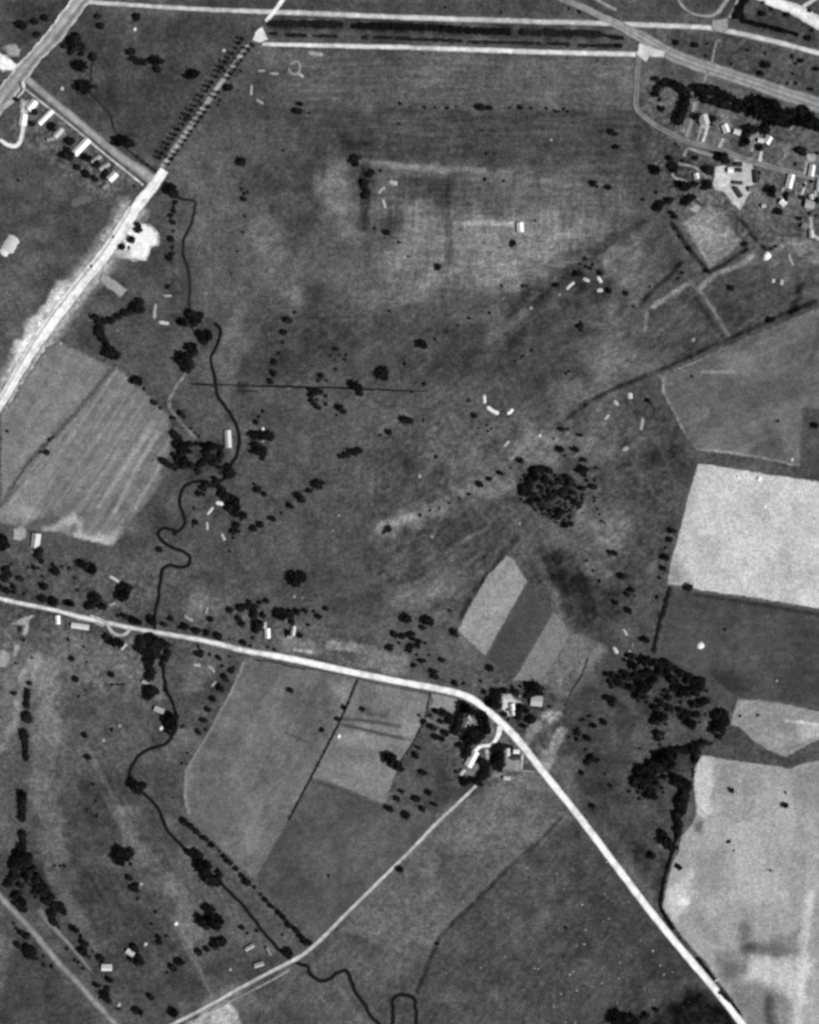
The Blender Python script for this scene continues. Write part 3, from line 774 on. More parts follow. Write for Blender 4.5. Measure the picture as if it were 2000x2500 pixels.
# ---------------------------------------------------------------- stream and ditches
strip('stream', P('229 146 222 172 222 196 215 225 246 255 270 278 274 307 290 333 300 355 333 384 362 406 392 425'), [6] * 5 + [7] * 7, [62, 30, 62], 'small dark brook through the upper left pasture', M_WATER, z=.10, seed=341)
strip('stream', P('412 450 430 486 478 488 475 509 467 552 448 581 445 622 461 654 464 703 461 761 470 790'), 9, [60, 26, 60], 'dark stream, upper reach', M_WATER, z=.10, seed=343)
strip('stream', P('524 790 536 796 540 813 529 845 516 865 516 897 523 914 526 940 532 970 552 996 575 1029 584 1064 583 1107 564 1133 556 1165 520 1185 487 1171 452 1185 438 1209 438 1232 449 1261 452 1284 435 1299 417 1290 394 1289 383 1301 391 1319 414 1336 438 1343 458 1351 467 1365 458 1383 441 1387 414 1378 397 1388 391 1420 386 1464 380 1487 375 1530 385 1580 400 1640 403 1674 414 1703 429 1735 430 1770 426 1790 400 1822 357 1829 333 1851 316 1880 317 1903 330 1922 359 1943 386 1972 396 2000 406 2026 435 2058 470 2085 510 2130 561 2177 596 2212 625 2252 657 2293 691 2328 720 2348 732 2354 755 2357 752 2374 772 2394 801 2394 830 2371 848 2368 859 2400 868 2426 891 2452 903 2481 929 2500 945 2530'),
      [11, 11, 10, 10, 8, 8] + [10] * 56 + [10] * 9 + [11] * 12, [56, 12, 12, 56], 'dark winding stream, main reach', M_WATER, z=.10, seed=345, smooth=2)
strip('stream', P('957 2540 958 2500 961 2464 955 2441 970 2428 1000 2429 1014 2440 1017 2500 1018 2540'), 11, [50, 12, 12, 50], 'dark stream loop at the bottom edge', M_WATER, z=.10, seed=347)
strip('ditch', P('466 937 500 938 560 940 607 942 690 944 790 946 859 948 930 951 1000 954 1045 956'), [4, 6, 4, 4, 6, 5, 6, 5, 4, 2], [44, 18, 44], 'straight dark ditch across the meadow', M_WATER, z=.11, seed=349)
strip('ditch', P('580 954 628 955'), 4, [44, 18, 44], 'short dark ditch under the straight one', M_WATER, z=.12, seed=351)
# ---------------------------------------------------------------- trees, bushes, hedges
def clump_cloud(n, seed, shape='round', leaf=0.30):
    """leaf clumps (quads) through a crown of radius 1; returns verts, quads; crown spans z 0..zt"""
    r = np.random.RandomState(seed)
    V, F = [], []
    lob = [(r.uniform(-.45, .45), r.uniform(-.45, .45), r.uniform(-.25, .3), r.uniform(.45, .72)) for _ in range(6)]
    for i in range(n):
        if shape == 'tall':
            z = r.uniform(0, 1); R = (0.35 + 0.65 * math.sin(math.pi * min(1, z * .9 + .12))) * r.uniform(.3, 1) ** .5
            a = r.uniform(0, 2 * math.pi)
            p = np.array([R * math.cos(a), R * math.sin(a), z * 3.4])
            nv = np.array([math.cos(a), math.sin(a), .5])
        else:
            cx, cy, cz, cr = lob[i % 6]
            d = r.normal(size=3); d /= np.linalg.norm(d)
            d[2] = abs(d[2]) if r.rand() < .75 else d[2]
            rad = cr * (r.uniform(.5, 1.0) if r.rand() < .85 else r.uniform(1.0, 1.45))
            p = np.array([cx, cy, cz]) + d * rad
            p[2] = .62 + p[2] * .62
            nv = d.copy()
        nv = nv + r.normal(size=3) * .55
        nv /= np.linalg.norm(nv)
        t = np.cross(nv, r.normal(size=3)); t /= np.linalg.norm(t)
        b = np.cross(nv, t)
        s1, s2 = leaf * r.uniform(.6, 1.25), leaf * r.uniform(.45, 1.0)
        k = len(V)
        V += [p - t * s1, p - b * s2, p + t * s1 * r.uniform(.7, 1.1), p + b * s2]
        F.append((k, k + 1, k + 2, k + 3))
    return np.array(V), np.array(F, dtype=np.int32)

def trunk_verts():
    V, F = [], []
    def limb(p0, p1, r0, r1, n=5):
        k = len(V)
        d = np.array(p1, float) - np.array(p0, float); d /= np.linalg.norm(d)
        t = np.cross(d, (0.3, .9, .1)); t /= np.linalg.norm(t); b = np.cross(d, t)
        for p, r in ((p0, r0), (p1, r1)):
            for i in range(n):
                a = 2 * math.pi * i / n
                V.append(np.array(p) + (t * math.cos(a) + b * math.sin(a)) * r)
        for i in range(n):
            F.append((k + i, k + (i + 1) % n, k + n + (i + 1) % n, k + n + i))
    limb((0, 0, -.05), (0.02, 0, .75), .09, .06)
    limb((0, 0, .5), (.4, .15, .95), .05, .02)
    limb((0, 0, .45), (-.3, .3, .9), .05, .02)
    limb((0, 0, .55), (-.05, -.42, 1.0), .05, .02)
    return np.array(V), np.array(F, dtype=np.int32)

def raw_mesh(name, V, F, mat):
    o = mesh_obj(name, V, F, mat)
    me = o.data
    bpy.data.objects.remove(o)
    return me

CR_ROUND = [clump_cloud(190, 300 + i, 'round', .33) for i in range(9)]
CR_TALL = [clump_cloud(90, 330 + i, 'tall', .34) for i in range(5)]
CR_BUSH = [clump_cloud(60, 360 + i, 'round', .40) for i in range(6)]
ME_ROUND = [raw_mesh('crown', V + np.array([0, 0, .35]), F, M_LEAF) for V, F in CR_ROUND]
ME_TALL = [raw_mesh('crown', V + np.array([0, 0, .5]), F, M_LEAF) for V, F in CR_TALL]
ME_BUSH = [raw_mesh('bush', V * np.array([1, 1, .9]) - np.array([0, 0, .1]), F, M_BUSH) for V, F in CR_BUSH]
TV, TF = trunk_verts()
ME_TRUNK = raw_mesh('trunk', TV, TF, M_BARK)
ME_TRUNK_TALL = raw_mesh('trunk', TV * np.array([.8, .8, 1.6]), TF, M_BARK)

TREES, BUSHES = [], []         # everything found on the plan: (x, y, r, group key, seq, total, phrase, how, tall)
BUSH_R = 6.3
ORD = ('first second third fourth fifth sixth seventh eighth ninth tenth eleventh twelfth thirteenth fourteenth fifteenth sixteenth seventeenth '
       'eighteenth nineteenth twentieth').split()
def ordinal(n):
    if n <= 20: return ORD[n - 1]
    tens = {2: 'twenty', 3: 'thirty', 4: 'forty', 5: 'fifty', 6: 'sixty', 7: 'seventy', 8: 'eighty', 9: 'ninety'}
    return tens[n // 10] + ('-' + ORD[n % 10 - 1] if n % 10 else 'th') if n % 10 else tens[n // 10][:-1] + 'ieth'

def grow(key, text, where, order='x', tall=False, mass=False, grow_r=1.0):
    """order x: counted from the left; y: counted from the top; mass: crowns that nothing tells apart"""
    L = pts3(key, text)
    L = [(x, y, r * (1.14 if key == 'F' else grow_r)) for x, y, r in L]
    L.sort(key=(lambda t: t[0]) if order == 'x' else (lambda t: t[1]))
    tr = [t for t in L if t[2] >= BUSH_R or tall]
    bu = [t for t in L if not (t[2] >= BUSH_R or tall)]
    for lst, noun, dest in ((tr, 'tree', TREES), (bu, 'bush', BUSHES)):
        for i, (x, y, r) in enumerate(lst):
            end = {'x': 'from the left', 'y': 'from the top'}[order]
            if mass:
                label = ('dark %s %s' if noun == 'tree' else 'small %s %s') % (noun, where)
            elif len(lst) == 1:
                label = '%s %s %s' % ('dark round' if noun == 'tree' else 'lone small', noun, where)
            else:
                label = '%s %s %s, %s' % (ordinal(i + 1), noun, end, where)
            dest.append((x, y, r, ('%ss %s' % (noun, where)).replace('bushs', 'bushes') if len(lst) > 1 else None, label, tall))

g = grow
g('00', '180 220 45;300 190 30;385 160 30;320 290 30', 'in the corner left of the broad road')
g('00', '640 370 65;555 390 28;600 450 25;690 460 25;790 490 35;680 560 50;710 745 62;640 740 25;800 735 25;640 300 30;690 400 40', 'along the upper left brook', 'y')
g('00', '850 230 30;830 140 25;1160 150 35', 'in the top pasture under the road')
g('00', '1110 440 38;1130 500 28;1165 530 28;1210 525 30;1250 505 20', 'in the bent row on the upper pasture')
g('00', '1320 525 45;1330 590 35;1370 520 25', 'in the clump right of the bent row')
g('00', '1625 635 52', 'standing alone on the pasture left of the avenue')
g('00', '1030 1195 62;1090 1210 40', 'on the brook beside the straight grey road')
g('00', '1440 1590 54;1480 1640 35', 'where the avenue meets the unfinished road')
g('00', '440 1075 38;600 1195 42;580 1320 45;520 1315 22;730 1330 40;820 1390 32;890 1450 30;660 1415 30;730 1470 40;805 1510 28;290 950 28;280 1050 26;140 840 24;155 1520 16;570 1260 24;880 1490 24;430 1160 20', 'in the garden row below the straight grey road')
g('00', '1160 1320 16;1200 1360 16;1240 1395 18;1130 1570 15', 'in the brook hedge by the avenue')
g('00', '1460 1660 22;1480 1710 22', 'at the top of the dotted hedge')
g('10', '200 745 38', 'close to the right side of the avenue')
g('10', '805 880 28;790 940 36', 'in the pair below the ring mound', 'y')
g('10', '310 1360 40', 'alone on the upper left meadow')
g('10', '1265 1330 30;1230 1360 22;1270 1385 28;1310 1330 20', 'in the ragged clump on the meadow')
g('10', '1390 1480 26;1350 1540 32;1355 1600 26;1350 1660 28;1410 1450 22;1480 1440 18;1330 1560 24;1370 1630 22', 'in the dark thicket strip on the meadow', 'y')
g('10', '330 1630 20;330 1680 22;310 1590 18;365 1620 15;660 1270 14;1640 870 18;880 955 14;1640 1040 12', 'scattered on the meadow below the avenue')
g('20', '130 905 18;210 905 14;315 908 20;390 900 12;570 905 25;610 910 32;670 915 26;845 905 14;935 910 22;1025 912 14;1150 912 18;1220 935 18;1255 940 15;1300 920 18;1330 940 15;10 900 10', 'in the sparse hedge line across the upper meadow')
g('20', '650 1295 18;635 1510 20;790 1525 18;1545 1550 28;1580 1570 17;1670 1580 25;1700 1110 26;1715 1235 20', 'scattered below the sparse hedge line')
g('20', '770 105 14;300 60 14;1340 75 14;1430 100 20;120 450 10;1330 490 10;1590 510 10', 'beside the two top roads')
g('30', '680 385 28;1275 555 34;1240 120 25;1450 130 25;1320 80 20;1570 510 22;1490 475 20;1525 535 18;1230 620 22;1500 620 18;1455 700 18;1525 700 18;1650 755 22;1700 585 26;1630 320 25;520 360 25;780 370 18;770 475 20;1270 450 18;1120 425 20;985 540 18;1660 260 18;20 320 22;70 320 18;40 390 26;1250 20 20;1640 90 20', 'scattered on the rough ground between the upper right roads')
g('30', '345 670 30;395 715 34;440 690 28;490 710 38;540 740 36;590 780 44;345 800 34;360 750 28;400 920 25;370 900 20;380 840 20', 'in the thin left end of the hamlet tree belt')
g('30', '600 830 40;585 880 40;575 930 40;555 980 44;540 1020 46;600 870 30', 'in the short column below the tree belt', 'y')
g('30', '700 740 42;740 790 52;790 770 50;840 780 46;860 750 28;900 810 44;950 820 42;1000 845 40;820 860 30;900 890 35;960 910 32;1020 920 35;1080 920 42;1060 870 32;1130 890 56;1190 870 56;1160 940 56;1220 930 52;1290 890 56;1340 900 46;1250 980 52;1310 970 52;1320 1030 52;1380 960 46;1400 1010 50;1440 960 36;1490 960 40;1440 1050 40;1520 1040 50;1560 1010 40;1560 950 36;1600 930 34;1620 990 40;1650 970 30;1680 1030 46;1640 1060 40;1710 1090 36;1590 900 25;760 840 34;870 850 34;930 860 34', 'in the dense hamlet tree belt', mass=True)
g('30', '1130 1095 50;1105 1140 32;1265 1100 46;1280 1050 28;1105 1190 38;1085 1220 26', 'around the hamlet house with the triangular garden')
g('30', '680 990 32;830 1010 30;820 1050 18;700 1030 18', 'between the first hamlet houses')
g('30', '910 1330 46;940 1355 32;880 1300 26;790 1430 44;800 1455 30;490 1400 36;500 1430 26;570 1350 18;680 1330 22;580 1575 46;540 1555 25;680 1550 30;780 1555 36;755 1590 25', 'around the small enclosure below the lane')
g('30', '340 1430 40;320 1410 22;470 1340 25;460 1690 34;430 1670 20;620 1690 36;660 1660 28;590 1710 28;390 1720 30;350 1620 20;240 1680 20;8 1130 22;15 1240 22;515 1210 16;440 1330 18', 'on the rough meadow left of the enclosure')
g('30', '1310 1600 40;1325 1650 26;1445 1640 24;1440 1680 22;1560 1275 40;1590 1300 25;1525 1265 20;1525 1385 20;1215 1245 28;1200 1460 22;1195 1510 22;1710 1290 20;1600 1560 18;1580 1670 24;1700 1690 24;1660 1530 18', 'in the gardens right of the pale yard')
g('01', '1165 175 26;1170 215 30;1110 290 34;1035 355 28;1085 360 16;770 515 16;955 270 13', 'on the bright gravel yard')
g('01', '1465 20 18;1465 55 22;1445 90 24;1465 150 25;1460 220 20;1445 290 25;1455 360 20;1450 420 22;1430 450 28;1460 300 16;1420 690 22', 'in the dotted hedge beside the stream', 'y')
g('01', '1190 820 36;1150 870 46;1190 890 32;1100 890 30;1050 915 30;1000 940 30;940 970 32;880 990 34;835 985 34;805 950 32;840 1040 36;850 1090 36;870 1130 32;900 1160 26', 'in the bent hedge row by the stream')
g('01', '930 1235 60;990 1270 40', 'at the lower end of the bent hedge row')
g('01', '1160 1490 46;1115 1480 26;1215 1550 20;1305 1670 26;1350 1710 20', 'in the slanting row left of the stream')
g('01', '1610 930 46;1660 960 46;1550 990 38;1510 990 22;1640 1000 30;1620 1030 18;1690 930 25;1590 900 24', 'in the clump at the end of the upper stream')
g('01', '1620 1200 46;1640 1240 36;1560 1310 66;1580 1370 42;1530 1290 36;1600 1350 36;1700 1090 40;1720 1150 32', 'in the dark clump left of the stream bend')
g('11', '20 1110 40;30 1080 32;5 1160 24', 'inside the stream bend')
g('11', '755 905 18;705 972 33;670 1075 28;655 1160 20;622 1250 20;590 1330 26;580 1420 26;555 1485 25', 'in the dotted row running down to the straight ditch', 'y')
g('12', '490 10 18;455 60 18;435 110 24', 'in the end of the dotted row under the ditch', 'y')
g('11', '1110 1215 22;1060 1270 14;1130 1265 14;1190 1265 18;1180 1305 16;1100 1385 18;985 1440 24;960 1480 20;1030 1480 15;1680 1335 18', 'in the loose group above the straight ditch')
g('11', '900 1600 28;930 1570 33;980 1580 24;1020 1610 20;900 1650 22;930 1690 22;960 1710 24;1020 1680 20;950 1640 16;890 1560 24', 'in the ring of bushes under the straight ditch')
g('11', '1500 1420 50;1275 1530 52;1310 1590 30;1530 1460 24', 'in the dark pair beside the straight ditch')
g('11', '1530 235 28;1640 315 18;1430 195 18;320 230 15;335 95 14;275 395 14;1555 895 16;220 580 12;1710 435 12;1140 1710 30', 'scattered on the middle meadow')
g('21', '875 325 24;855 350 16', 'below the white hut on the pale meadow')
g('21', '1235 680 22;1480 455 18;1490 520 18;1540 500 18;1520 540 18;1410 580 26;1450 580 20;1380 595 16;1600 575 22;1680 725 26;1440 500 14', 'around the white pit banks on the middle meadow')
g('21', '505 955 20;310 1070 15;215 1130 20;105 1180 40;130 1190 24;410 1015 12', 'in the slanting line down the middle meadow')
g('21', '1440 1025 26;1440 990 18;1440 1055 18', 'in the short dark upright clump', 'y')
g('21', '1030 1225 16;950 1275 15;885 1320 12;1345 1400 15;1320 1420 15;125 1505 20;495 1645 20;950 680 20;985 685 14;775 680 14;675 910 16;1480 1690 18;240 525 26;15 1575 14;1060 135 12;960 790 10', 'scattered above the bright arc bank')
g('31', '370 25 42;340 30 22;480 70 24;510 105 24;515 200 20;545 270 20;630 375 24;1095 335 24;1320 370 18;1355 350 18;980 705 26;1315 975 26;95 745 22;165 860 15;570 575 18;780 560 24;540 620 16', 'along the old ditches by the square plot')
g('31', '280 1650 22;300 1665 14;1375 60 30;1560 120 22;1640 75 18;1700 90 16;650 1445 14;300 690 12', 'scattered at the edges of the old garden ground')
g('02', '400 360 26;420 255 20;445 235 15;60 180 18;340 355 14', 'on the pale stubble field')
g('R', '680 210 50;720 270 55;760 330 60;740 390 60;790 420 60;700 350 45;670 490 35;720 540 50;790 560 60;800 630 50;860 360 50;900 340 42;980 345 34;1080 370 60;1150 370 60;1220 380 50;1290 400 40;1110 450 55;1130 510 45;1060 580 45;1010 620 40;740 600 40;780 490 50', 'in the horseshoe wood by the stream', mass=True)
g('R', '540 570 50;590 610 50;650 640 44;690 670 36', 'in the spur sticking into the pale field')
g('R', '900 620 46;1000 700 40;1180 600 46;1300 490 46;1260 560 42;980 740 25;880 450 40;1200 520 36;1290 660 36;1280 730 30', 'in the lighter half of the horseshoe wood', mass=True)
g('R', '1390 640 46;1395 700 56;1400 770 52;1450 730 42', 'at the stream bend below the long white hut', 'y')
g('R', '1210 790 36;1240 850 46;1270 900 42;1310 960 52;1290 1010 46;1350 1040 60;1430 1080 70;1490 1090 60;1420 1180 62;1470 1230 70;1520 1180 42;1590 1290 48;1560 1330 30;1380 1100 40', 'in the dark diagonal tree row by the white pits', 'y')
g('R', '1150 880 46;1090 880 46;1060 930 46;1010 1000 40;1060 1000 32;1190 890 36', 'in the small spur beside the stream')
g('R', '1500 1420 46;1460 1490 46;1520 1490 36;1450 1580 30;1525 1395 30', 'in the last clump of the diagonal row', 'y')
g('R', '940 1190 26;960 1380 38;930 1400 26;680 1530 30;930 1430 20;800 130 18;890 140 22;950 200 22;1000 240 24', 'near the stream meanders')
g('02', '30 1090 52;20 1150 52;50 1130 40', 'standing in for the dark block at the left edge')  # tree crowns put in place of a dark building and shadow
g('02', '340 1180 35;320 1240 32;360 1280 22;290 1330 22;330 1335 15;240 1325 15;445 1300 20;470 1360 36;520 1325 20;580 1330 20;355 1400 20;180 1425 28;630 1415 14;120 1490 25;60 1350 32;80 1390 32;40 1420 32;375 1490 32;335 1470 18;655 1520 16;10 1500 22;60 1530 28;120 1540 22;205 1555 20;95 1300 14', 'in the orchard above the village road')
g('02', '705 1305 54;770 1340 44', 'above the orchard corner')
g('02', '360 1590 32;390 1600 18;455 1615 40;590 1630 42;810 1595 50;770 1640 42;860 1655 42;740 1665 25', 'in the row along the village road')
g('02', '1060 1500 52;1020 1560 50;1060 1560 42;1020 1510 32', 'in the clump beside a pale arc bank')
g('02', '1350 1180 28;1460 70 22;1520 30 25;1550 60 18', 'scattered beside the stream wood')
g('12', '430 210 46;480 215 40;540 230 42;430 310 38;450 350 46;480 370 36;500 330 30;560 240 28;490 410 22', 'in the group right of the long white hut')
g('12', '1250 360 36;1200 385 28;1150 395 22;1300 342 28', 'in the flat dark clump on the middle meadow')
g('12', '1700 85 42;1680 75 30;1550 190 25;1475 215 16;1170 20 24;1110 45 14', 'left of the flat bright meadow')
g('12', '955 632 44;880 685 25;795 730 42;820 762 25;715 805 26;745 822 15;570 920 28;475 968 30;410 1000 26;430 1010 15;645 870 15', 'in the slanting dotted line on the meadow')
g('12', '445 670 28;415 625 18;505 710 22;210 1190 15', 'between the wood and the dotted line')
g('12', '1550 1005 26;1510 1030 20', 'on the bright scar in the meadow')
g('12', '770 1420 60;820 1405 40;745 1390 40;760 1455 40', 'in the lone big clump above the village')
g('12', '215 1690 30;310 1670 35;350 1660 30;380 1625 28;420 1660 25;465 1625 22;520 1610 22;415 1700 32;490 1715 20', 'in the orchard block above the village houses')
g('12', '620 1700 36;670 1700 32;720 1705 32;780 1705 32;845 1695 22;915 1700 20;1020 1680 22', 'in the garden hedge row above the road')
g('22', '10 90 26;115 90 18;225 400 20;590 630 27;670 580 22;765 535 24;740 530 18;935 428 25;500 710 20;335 785 15;90 890 18;175 850 14;255 830 12;420 745 14;850 490 12;540 50 22;580 155 12;650 130 14;660 180 14;690 160 12', 'on the broken ground left of the round copse')
g('22', '1285 165 26;1330 165 16;1435 215 22;1270 330 28;1395 338 28;1465 425 24;1455 508 40;1470 545 22;1490 595 20;1550 650 30;1310 390 15;1570 490 16;1560 595 14;1555 770 14;1580 835 14;1600 885 14;1615 940 18;1645 955 12;1555 740 14;1215 245 12', 'in the loose line right of the round copse', 'y')
g('22', '1700 1205 26;1490 1275 16;1550 1355 16;1600 1440 20;1680 1550 14;340 1690 18;630 1240 14', 'scattered below the round copse')
KP = pts('K', '560 240 700 280 830 330 900 370 1050 410 1150 470 1180 560 1330 610 1400 680 1330 850 1280 980 1200 1080 1160 1130 1200 1230 1050 1270 860 1210 700 1110 560 1050 430 940 250 810 330 760 290 650 220 620 240 480 340 380 430 290')
g('K', '540 330 70;620 300 60;520 430 80;450 490 70;430 600 64;350 660 62;400 700 50;700 300 44;350 420 40;420 320 40', 'in the dense upper left corner of the round copse')
kk = []
rr = random.Random(5)
while len(kk) < 112:
    x, y = rr.uniform(1260, 1435), rr.uniform(1135, 1290)
    if not bool(inside(np.array([x]), np.array([y]), KP)[0]): continue
    if math.hypot(x - 1300, y - 1170) < 26: continue
    r = rr.choice([3.8, 4.6, 5.2, 6.4, 7.6, 9.0])
    if any(math.hypot(x - a, y - b) < 0.74 * (r + c) for a, b, c in kk): 
        if rr.random() > .004: continue
    kk.append((x, y, r))
g('M', ';'.join('%f %f %f' % k for k in kk), 'in the round copse on the meadow', mass=True)
g('32', '485 1020 29;465 1095 25;430 1165 18;425 1250 29;410 1335 25;380 1415 20;360 1580 20;460 1030 18', 'in the row left of the very pale field', 'y')
g('32', '620 1500 34', 'at the lower edge of the very pale field')
g('32', '65 1400 29;140 1520 26;105 1555 25;170 1570 15;120 1690 28;5 1620 25;5 1210 25', 'in the loose string above the big wood', 'y')
g('32', '1375 95 18;1690 135 26', 'on the grey field by the ditch')
g('03', '235 640 22;235 700 24;230 760 28;225 850 36;240 880 40;250 580 22;232 730 22;235 670 22', 'in the first stretch of the upright hedge at the left', 'y')
g('03', '205 1000 34;220 1060 32;220 1100 28;222 1150 28;225 1200 28;212 1030 30;220 1125 26', 'in the second stretch of the upright hedge at the left', 'y')
g('03', '200 1515 38;200 1570 36;195 1620 34;195 1670 32;190 1710 32;198 1545 34;196 1645 32', 'in the third stretch of the upright hedge at the left', 'y')
g('04', '195 0 28;195 110 32;195 170 32;195 220 34;195 140 30', 'in the last stretch of the upright hedge at the left', 'y')
g('03', '610 370 24;645 545 29;660 690 18;730 400 12;945 510 26;120 665 24;720 1015 22;740 1205 27;785 1430 20;940 970 18;820 1690 20;735 1640 15;575 210 20;705 270 15;135 410 15;810 1570 12;720 640 12;270 365 14;990 590 14;940 590 14;1030 590 12;200 215 18;165 120 20', 'scattered on the pasture below the village road', 'y')
g('03', '1190 220 42;1260 200 42;1180 280 40;1230 320 44;1280 270 46;1330 230 40;1260 390 44;1270 460 44;1265 520 40;1330 330 34;1410 260 34;1420 320 32;1400 370 26;1350 280 30;1375 430 26;1300 360 28;1380 230 30', 'in the wedge of trees under the road bridge', 'y')
g('03', '1270 650 54;1320 640 32;1250 690 38;1240 620 30;1390 600 20;1390 640 18', 'in the clump below the wedge of trees')
g('03', '900 195 32;960 230 40;1000 240 38;920 225 30', 'behind the hooked bright path')
g('03', '1435 880 50;1440 930 46;1440 970 44;1480 860 34;1430 850 32', 'in the upright black clump on the stream', 'y')
g('03', '1540 940 20;1670 985 25;1710 890 22;1580 1170 14;1535 1255 16;1460 1545 10', 'scattered right of the lower stream')
g('03', '1135 1430 46;1160 1460 46;1110 1410 36;1210 1440 30', 'in the clump on the lower stream bend')
g('03', '1280 50 42;1140 50 42;1180 70 26;1050 15 32;1390 85 25;1440 40 25;1560 105 36;1660 135 33;1310 75 20;990 10 20', 'along the road either side of the stream')
g('03', '1640 320 20;1690 340 29;1670 270 18;1700 310 22', 'at the upper edge of the lower garden')
g('13', '20 155 28;120 180 36;210 210 14;40 335 20;120 365 25;145 430 20;205 350 14;170 520 26;230 480 26;240 450 18;130 615 34;75 710 25;30 805 25;190 560 18;5 890 22;10 970 18;180 550 16', 'in the strip beside the big grey field', 'y')
g('13', '55 40 26;290 40 28;320 80 25;415 15 29;440 90 44;430 130 26;490 10 22;635 15 42;720 10 32;740 60 25;700 150 25;690 165 20;800 175 22;960 20 25;870 85 20;400 200 20;325 240 25;385 265 18;530 275 18;585 295 18;470 70 30;600 5 26', 'among the village houses above the road')
g('13', '720 640 25;990 970 22;1330 795 22;1180 785 22;1125 880 23;1210 745 14', 'on the grey fields below the village')
g('13', '1550 1210 54;1600 1260 46;1640 1285 38;1520 1190 30', 'in the black clump at the corner of the grey field')
g('13', '1600 170 30;1660 185 25;1560 280 29;1640 240 18;1700 40 42;1715 180 25;1720 300 22', 'at the left of the farm orchard above the road')
g('13', '1660 1490 22;1625 1555 26;1555 1635 35;1690 1690 33', 'at the lower end of the grey field')
g('23', '140 50 46;180 70 30;115 110 26;30 160 24;375 150 32;400 180 20;130 240 20;80 230 24;70 270 22;20 260 24;5 310 20;60 340 16;105 390 25;130 390 16;35 430 22;270 380 23;295 385 14;200 480 30;205 525 28;235 530 20;680 448 30;600 560 20;380 575 27;455 580 20;165 340 14;30 210 22;0 280 22', 'in the orchard above the road bend')
g('F', '590 280 36;740 290 62;770 350 56;700 430 72;760 470 56;680 390 46;870 255 36;800 280 42;990 210 25;1020 270 46;1090 210 26;1050 310 30', 'on the left of the upper farmyard')
g('F', '1230 200 56;1290 210 62;1340 250 56;1260 280 62;1200 340 52;1380 300 36', 'in the arc round the pale roofed barn')
g('F', '1100 500 50;1170 540 50;1060 570 40;1060 625 42;1250 660 56;1210 690 40;1140 760 36;870 600 35;930 670 26;910 530 25', 'below the upper farmyard')
g('F', '330 500 72;380 530 62;290 460 52;260 540 46;420 560 42;230 600 42;240 680 52;210 740 52;180 800 52;170 850 36;200 860 32;250 620 40', 'in the outer tree row left of the farm path', 'y')
g('F', '540 620 62;590 660 62;600 740 56;560 720 42;590 810 60;640 830 40;500 830 62;440 850 72;380 900 72;330 940 62;430 940 62;490 950 52;560 900 40;370 1010 42', 'in the dark block inside the farm drive', 'y')
g('F', '250 1040 46;350 1060 52;340 1130 52;320 1190 36', 'left of the long white farmhouse', 'y')
g('F', '550 1250 52;590 1300 56;600 1370 52;590 1440 50;540 1420 40;560 1480 40;310 1520 56;300 1560 40;490 1530 56;520 1570 36;190 1400 30;400 1490 30', 'round the lower farm garden')
g('F', '770 1060 50;830 1060 46;770 1130 58;820 1140 50;760 1200 62;800 1220 58;760 1270 58;780 1330 54;810 1290 50;900 1030 30;960 1050 28;980 1080 22', 'in the tall dark block beside the grey farmyard', 'y', mass=True)
g('23', '290 830 33;230 820 25;170 850 20;200 800 20;270 900 25;330 900 30;120 900 25;180 940 25;220 960 20;300 1000 29;220 1030 27;280 1050 23;340 860 26;80 850 16', 'in the farm orchard left of the outer tree row')
g('23', '1635 905 29;1550 935 29;1465 885 20;1520 855 20;1420 1000 27;1405 1050 20;1345 1030 16;1500 1040 28;1180 775 20;1530 1210 30;1580 1220 25;1480 1140 20;1500 1250 25;1450 1330 22;1690 1440 20;1540 1610 25;1440 890 16;1500 860 14;1540 1170 18;1480 1040 18;1420 960 14', 'scattered on the meadow between farm and wood', 'y')
g('23', '1660 505 22;1710 520 29;1690 570 25;1700 610 20;1665 700 29;1700 720 33;1710 760 22', 'at the left edge of the big wood', 'y')
g('23', '70 1120 22;55 1190 29;120 1330 32;160 1495 25;60 1550 32;210 1600 25;110 1640 27;40 1160 16', 'in the orchard below the farm')
g('V', '390 200 45;330 190 30;410 310 55;310 250 30;560 250 66;630 270 56;680 290 46;740 280 40;800 290 52;850 320 52;810 360 56;750 350 46;720 390 40;760 420 40;920 340 35;100 420 35;180 420 36;250 470 46;330 420 50;290 400 36;230 500 46;280 540 46;130 510 28;150 560 25;350 470 40;390 570 46;430 450 46;470 470 52;540 420 56;600 400 56;500 530 52;560 590 56;500 620 52;640 490 56;670 450 40;620 560 36;460 680 40;530 690 40;580 750 30;590 700 20;480 740 25', 'in the left half of the big wood', mass=True)
g('V', '900 490 66;850 480 30;990 400 46;980 440 30;1080 440 40;1060 500 40;1110 420 25;1190 480 46;1140 510 40;1240 540 40;1200 580 52;1130 600 46;1170 650 46;1060 650 40;1000 600 60;960 580 40;910 590 40;980 680 36;1250 490 36;1290 620 25;820 620 36;840 700 36;760 670 25;740 750 40;770 790 36;680 810 46;640 820 30;680 860 25;860 830 52;990 760 25;1230 750 56;1280 740 46;1160 780 52;1120 810 30;970 850 36;1070 880 40;960 910 30;1010 930 38;1180 900 40;1140 900 36;1280 900 25;1090 1000 56;1130 1040 46;1080 960 40;1160 1000 30;1210 1000 25', 'in the right half of the big wood', mass=True)
g('V', '680 960 56;750 920 60;650 990 36;790 910 36;810 1015 28', 'in the black oval clump under the big wood')
g('V', '720 1120 46;780 1140 30;680 1140 30;710 1190 36;740 1260 25;640 1350 30;670 1345 20;500 1310 20;780 1190 20', 'in the clearing below the big wood', 'y')
g('V', '1440 880 56;1500 880 46;1400 910 52;1500 950 52;1440 970 60;1510 1010 46;1400 1030 60;1370 1090 52;1450 1060 56;1490 1080 36;1450 1170 36;1500 1140 25', 'in the black stand at the field corner', mass=True)
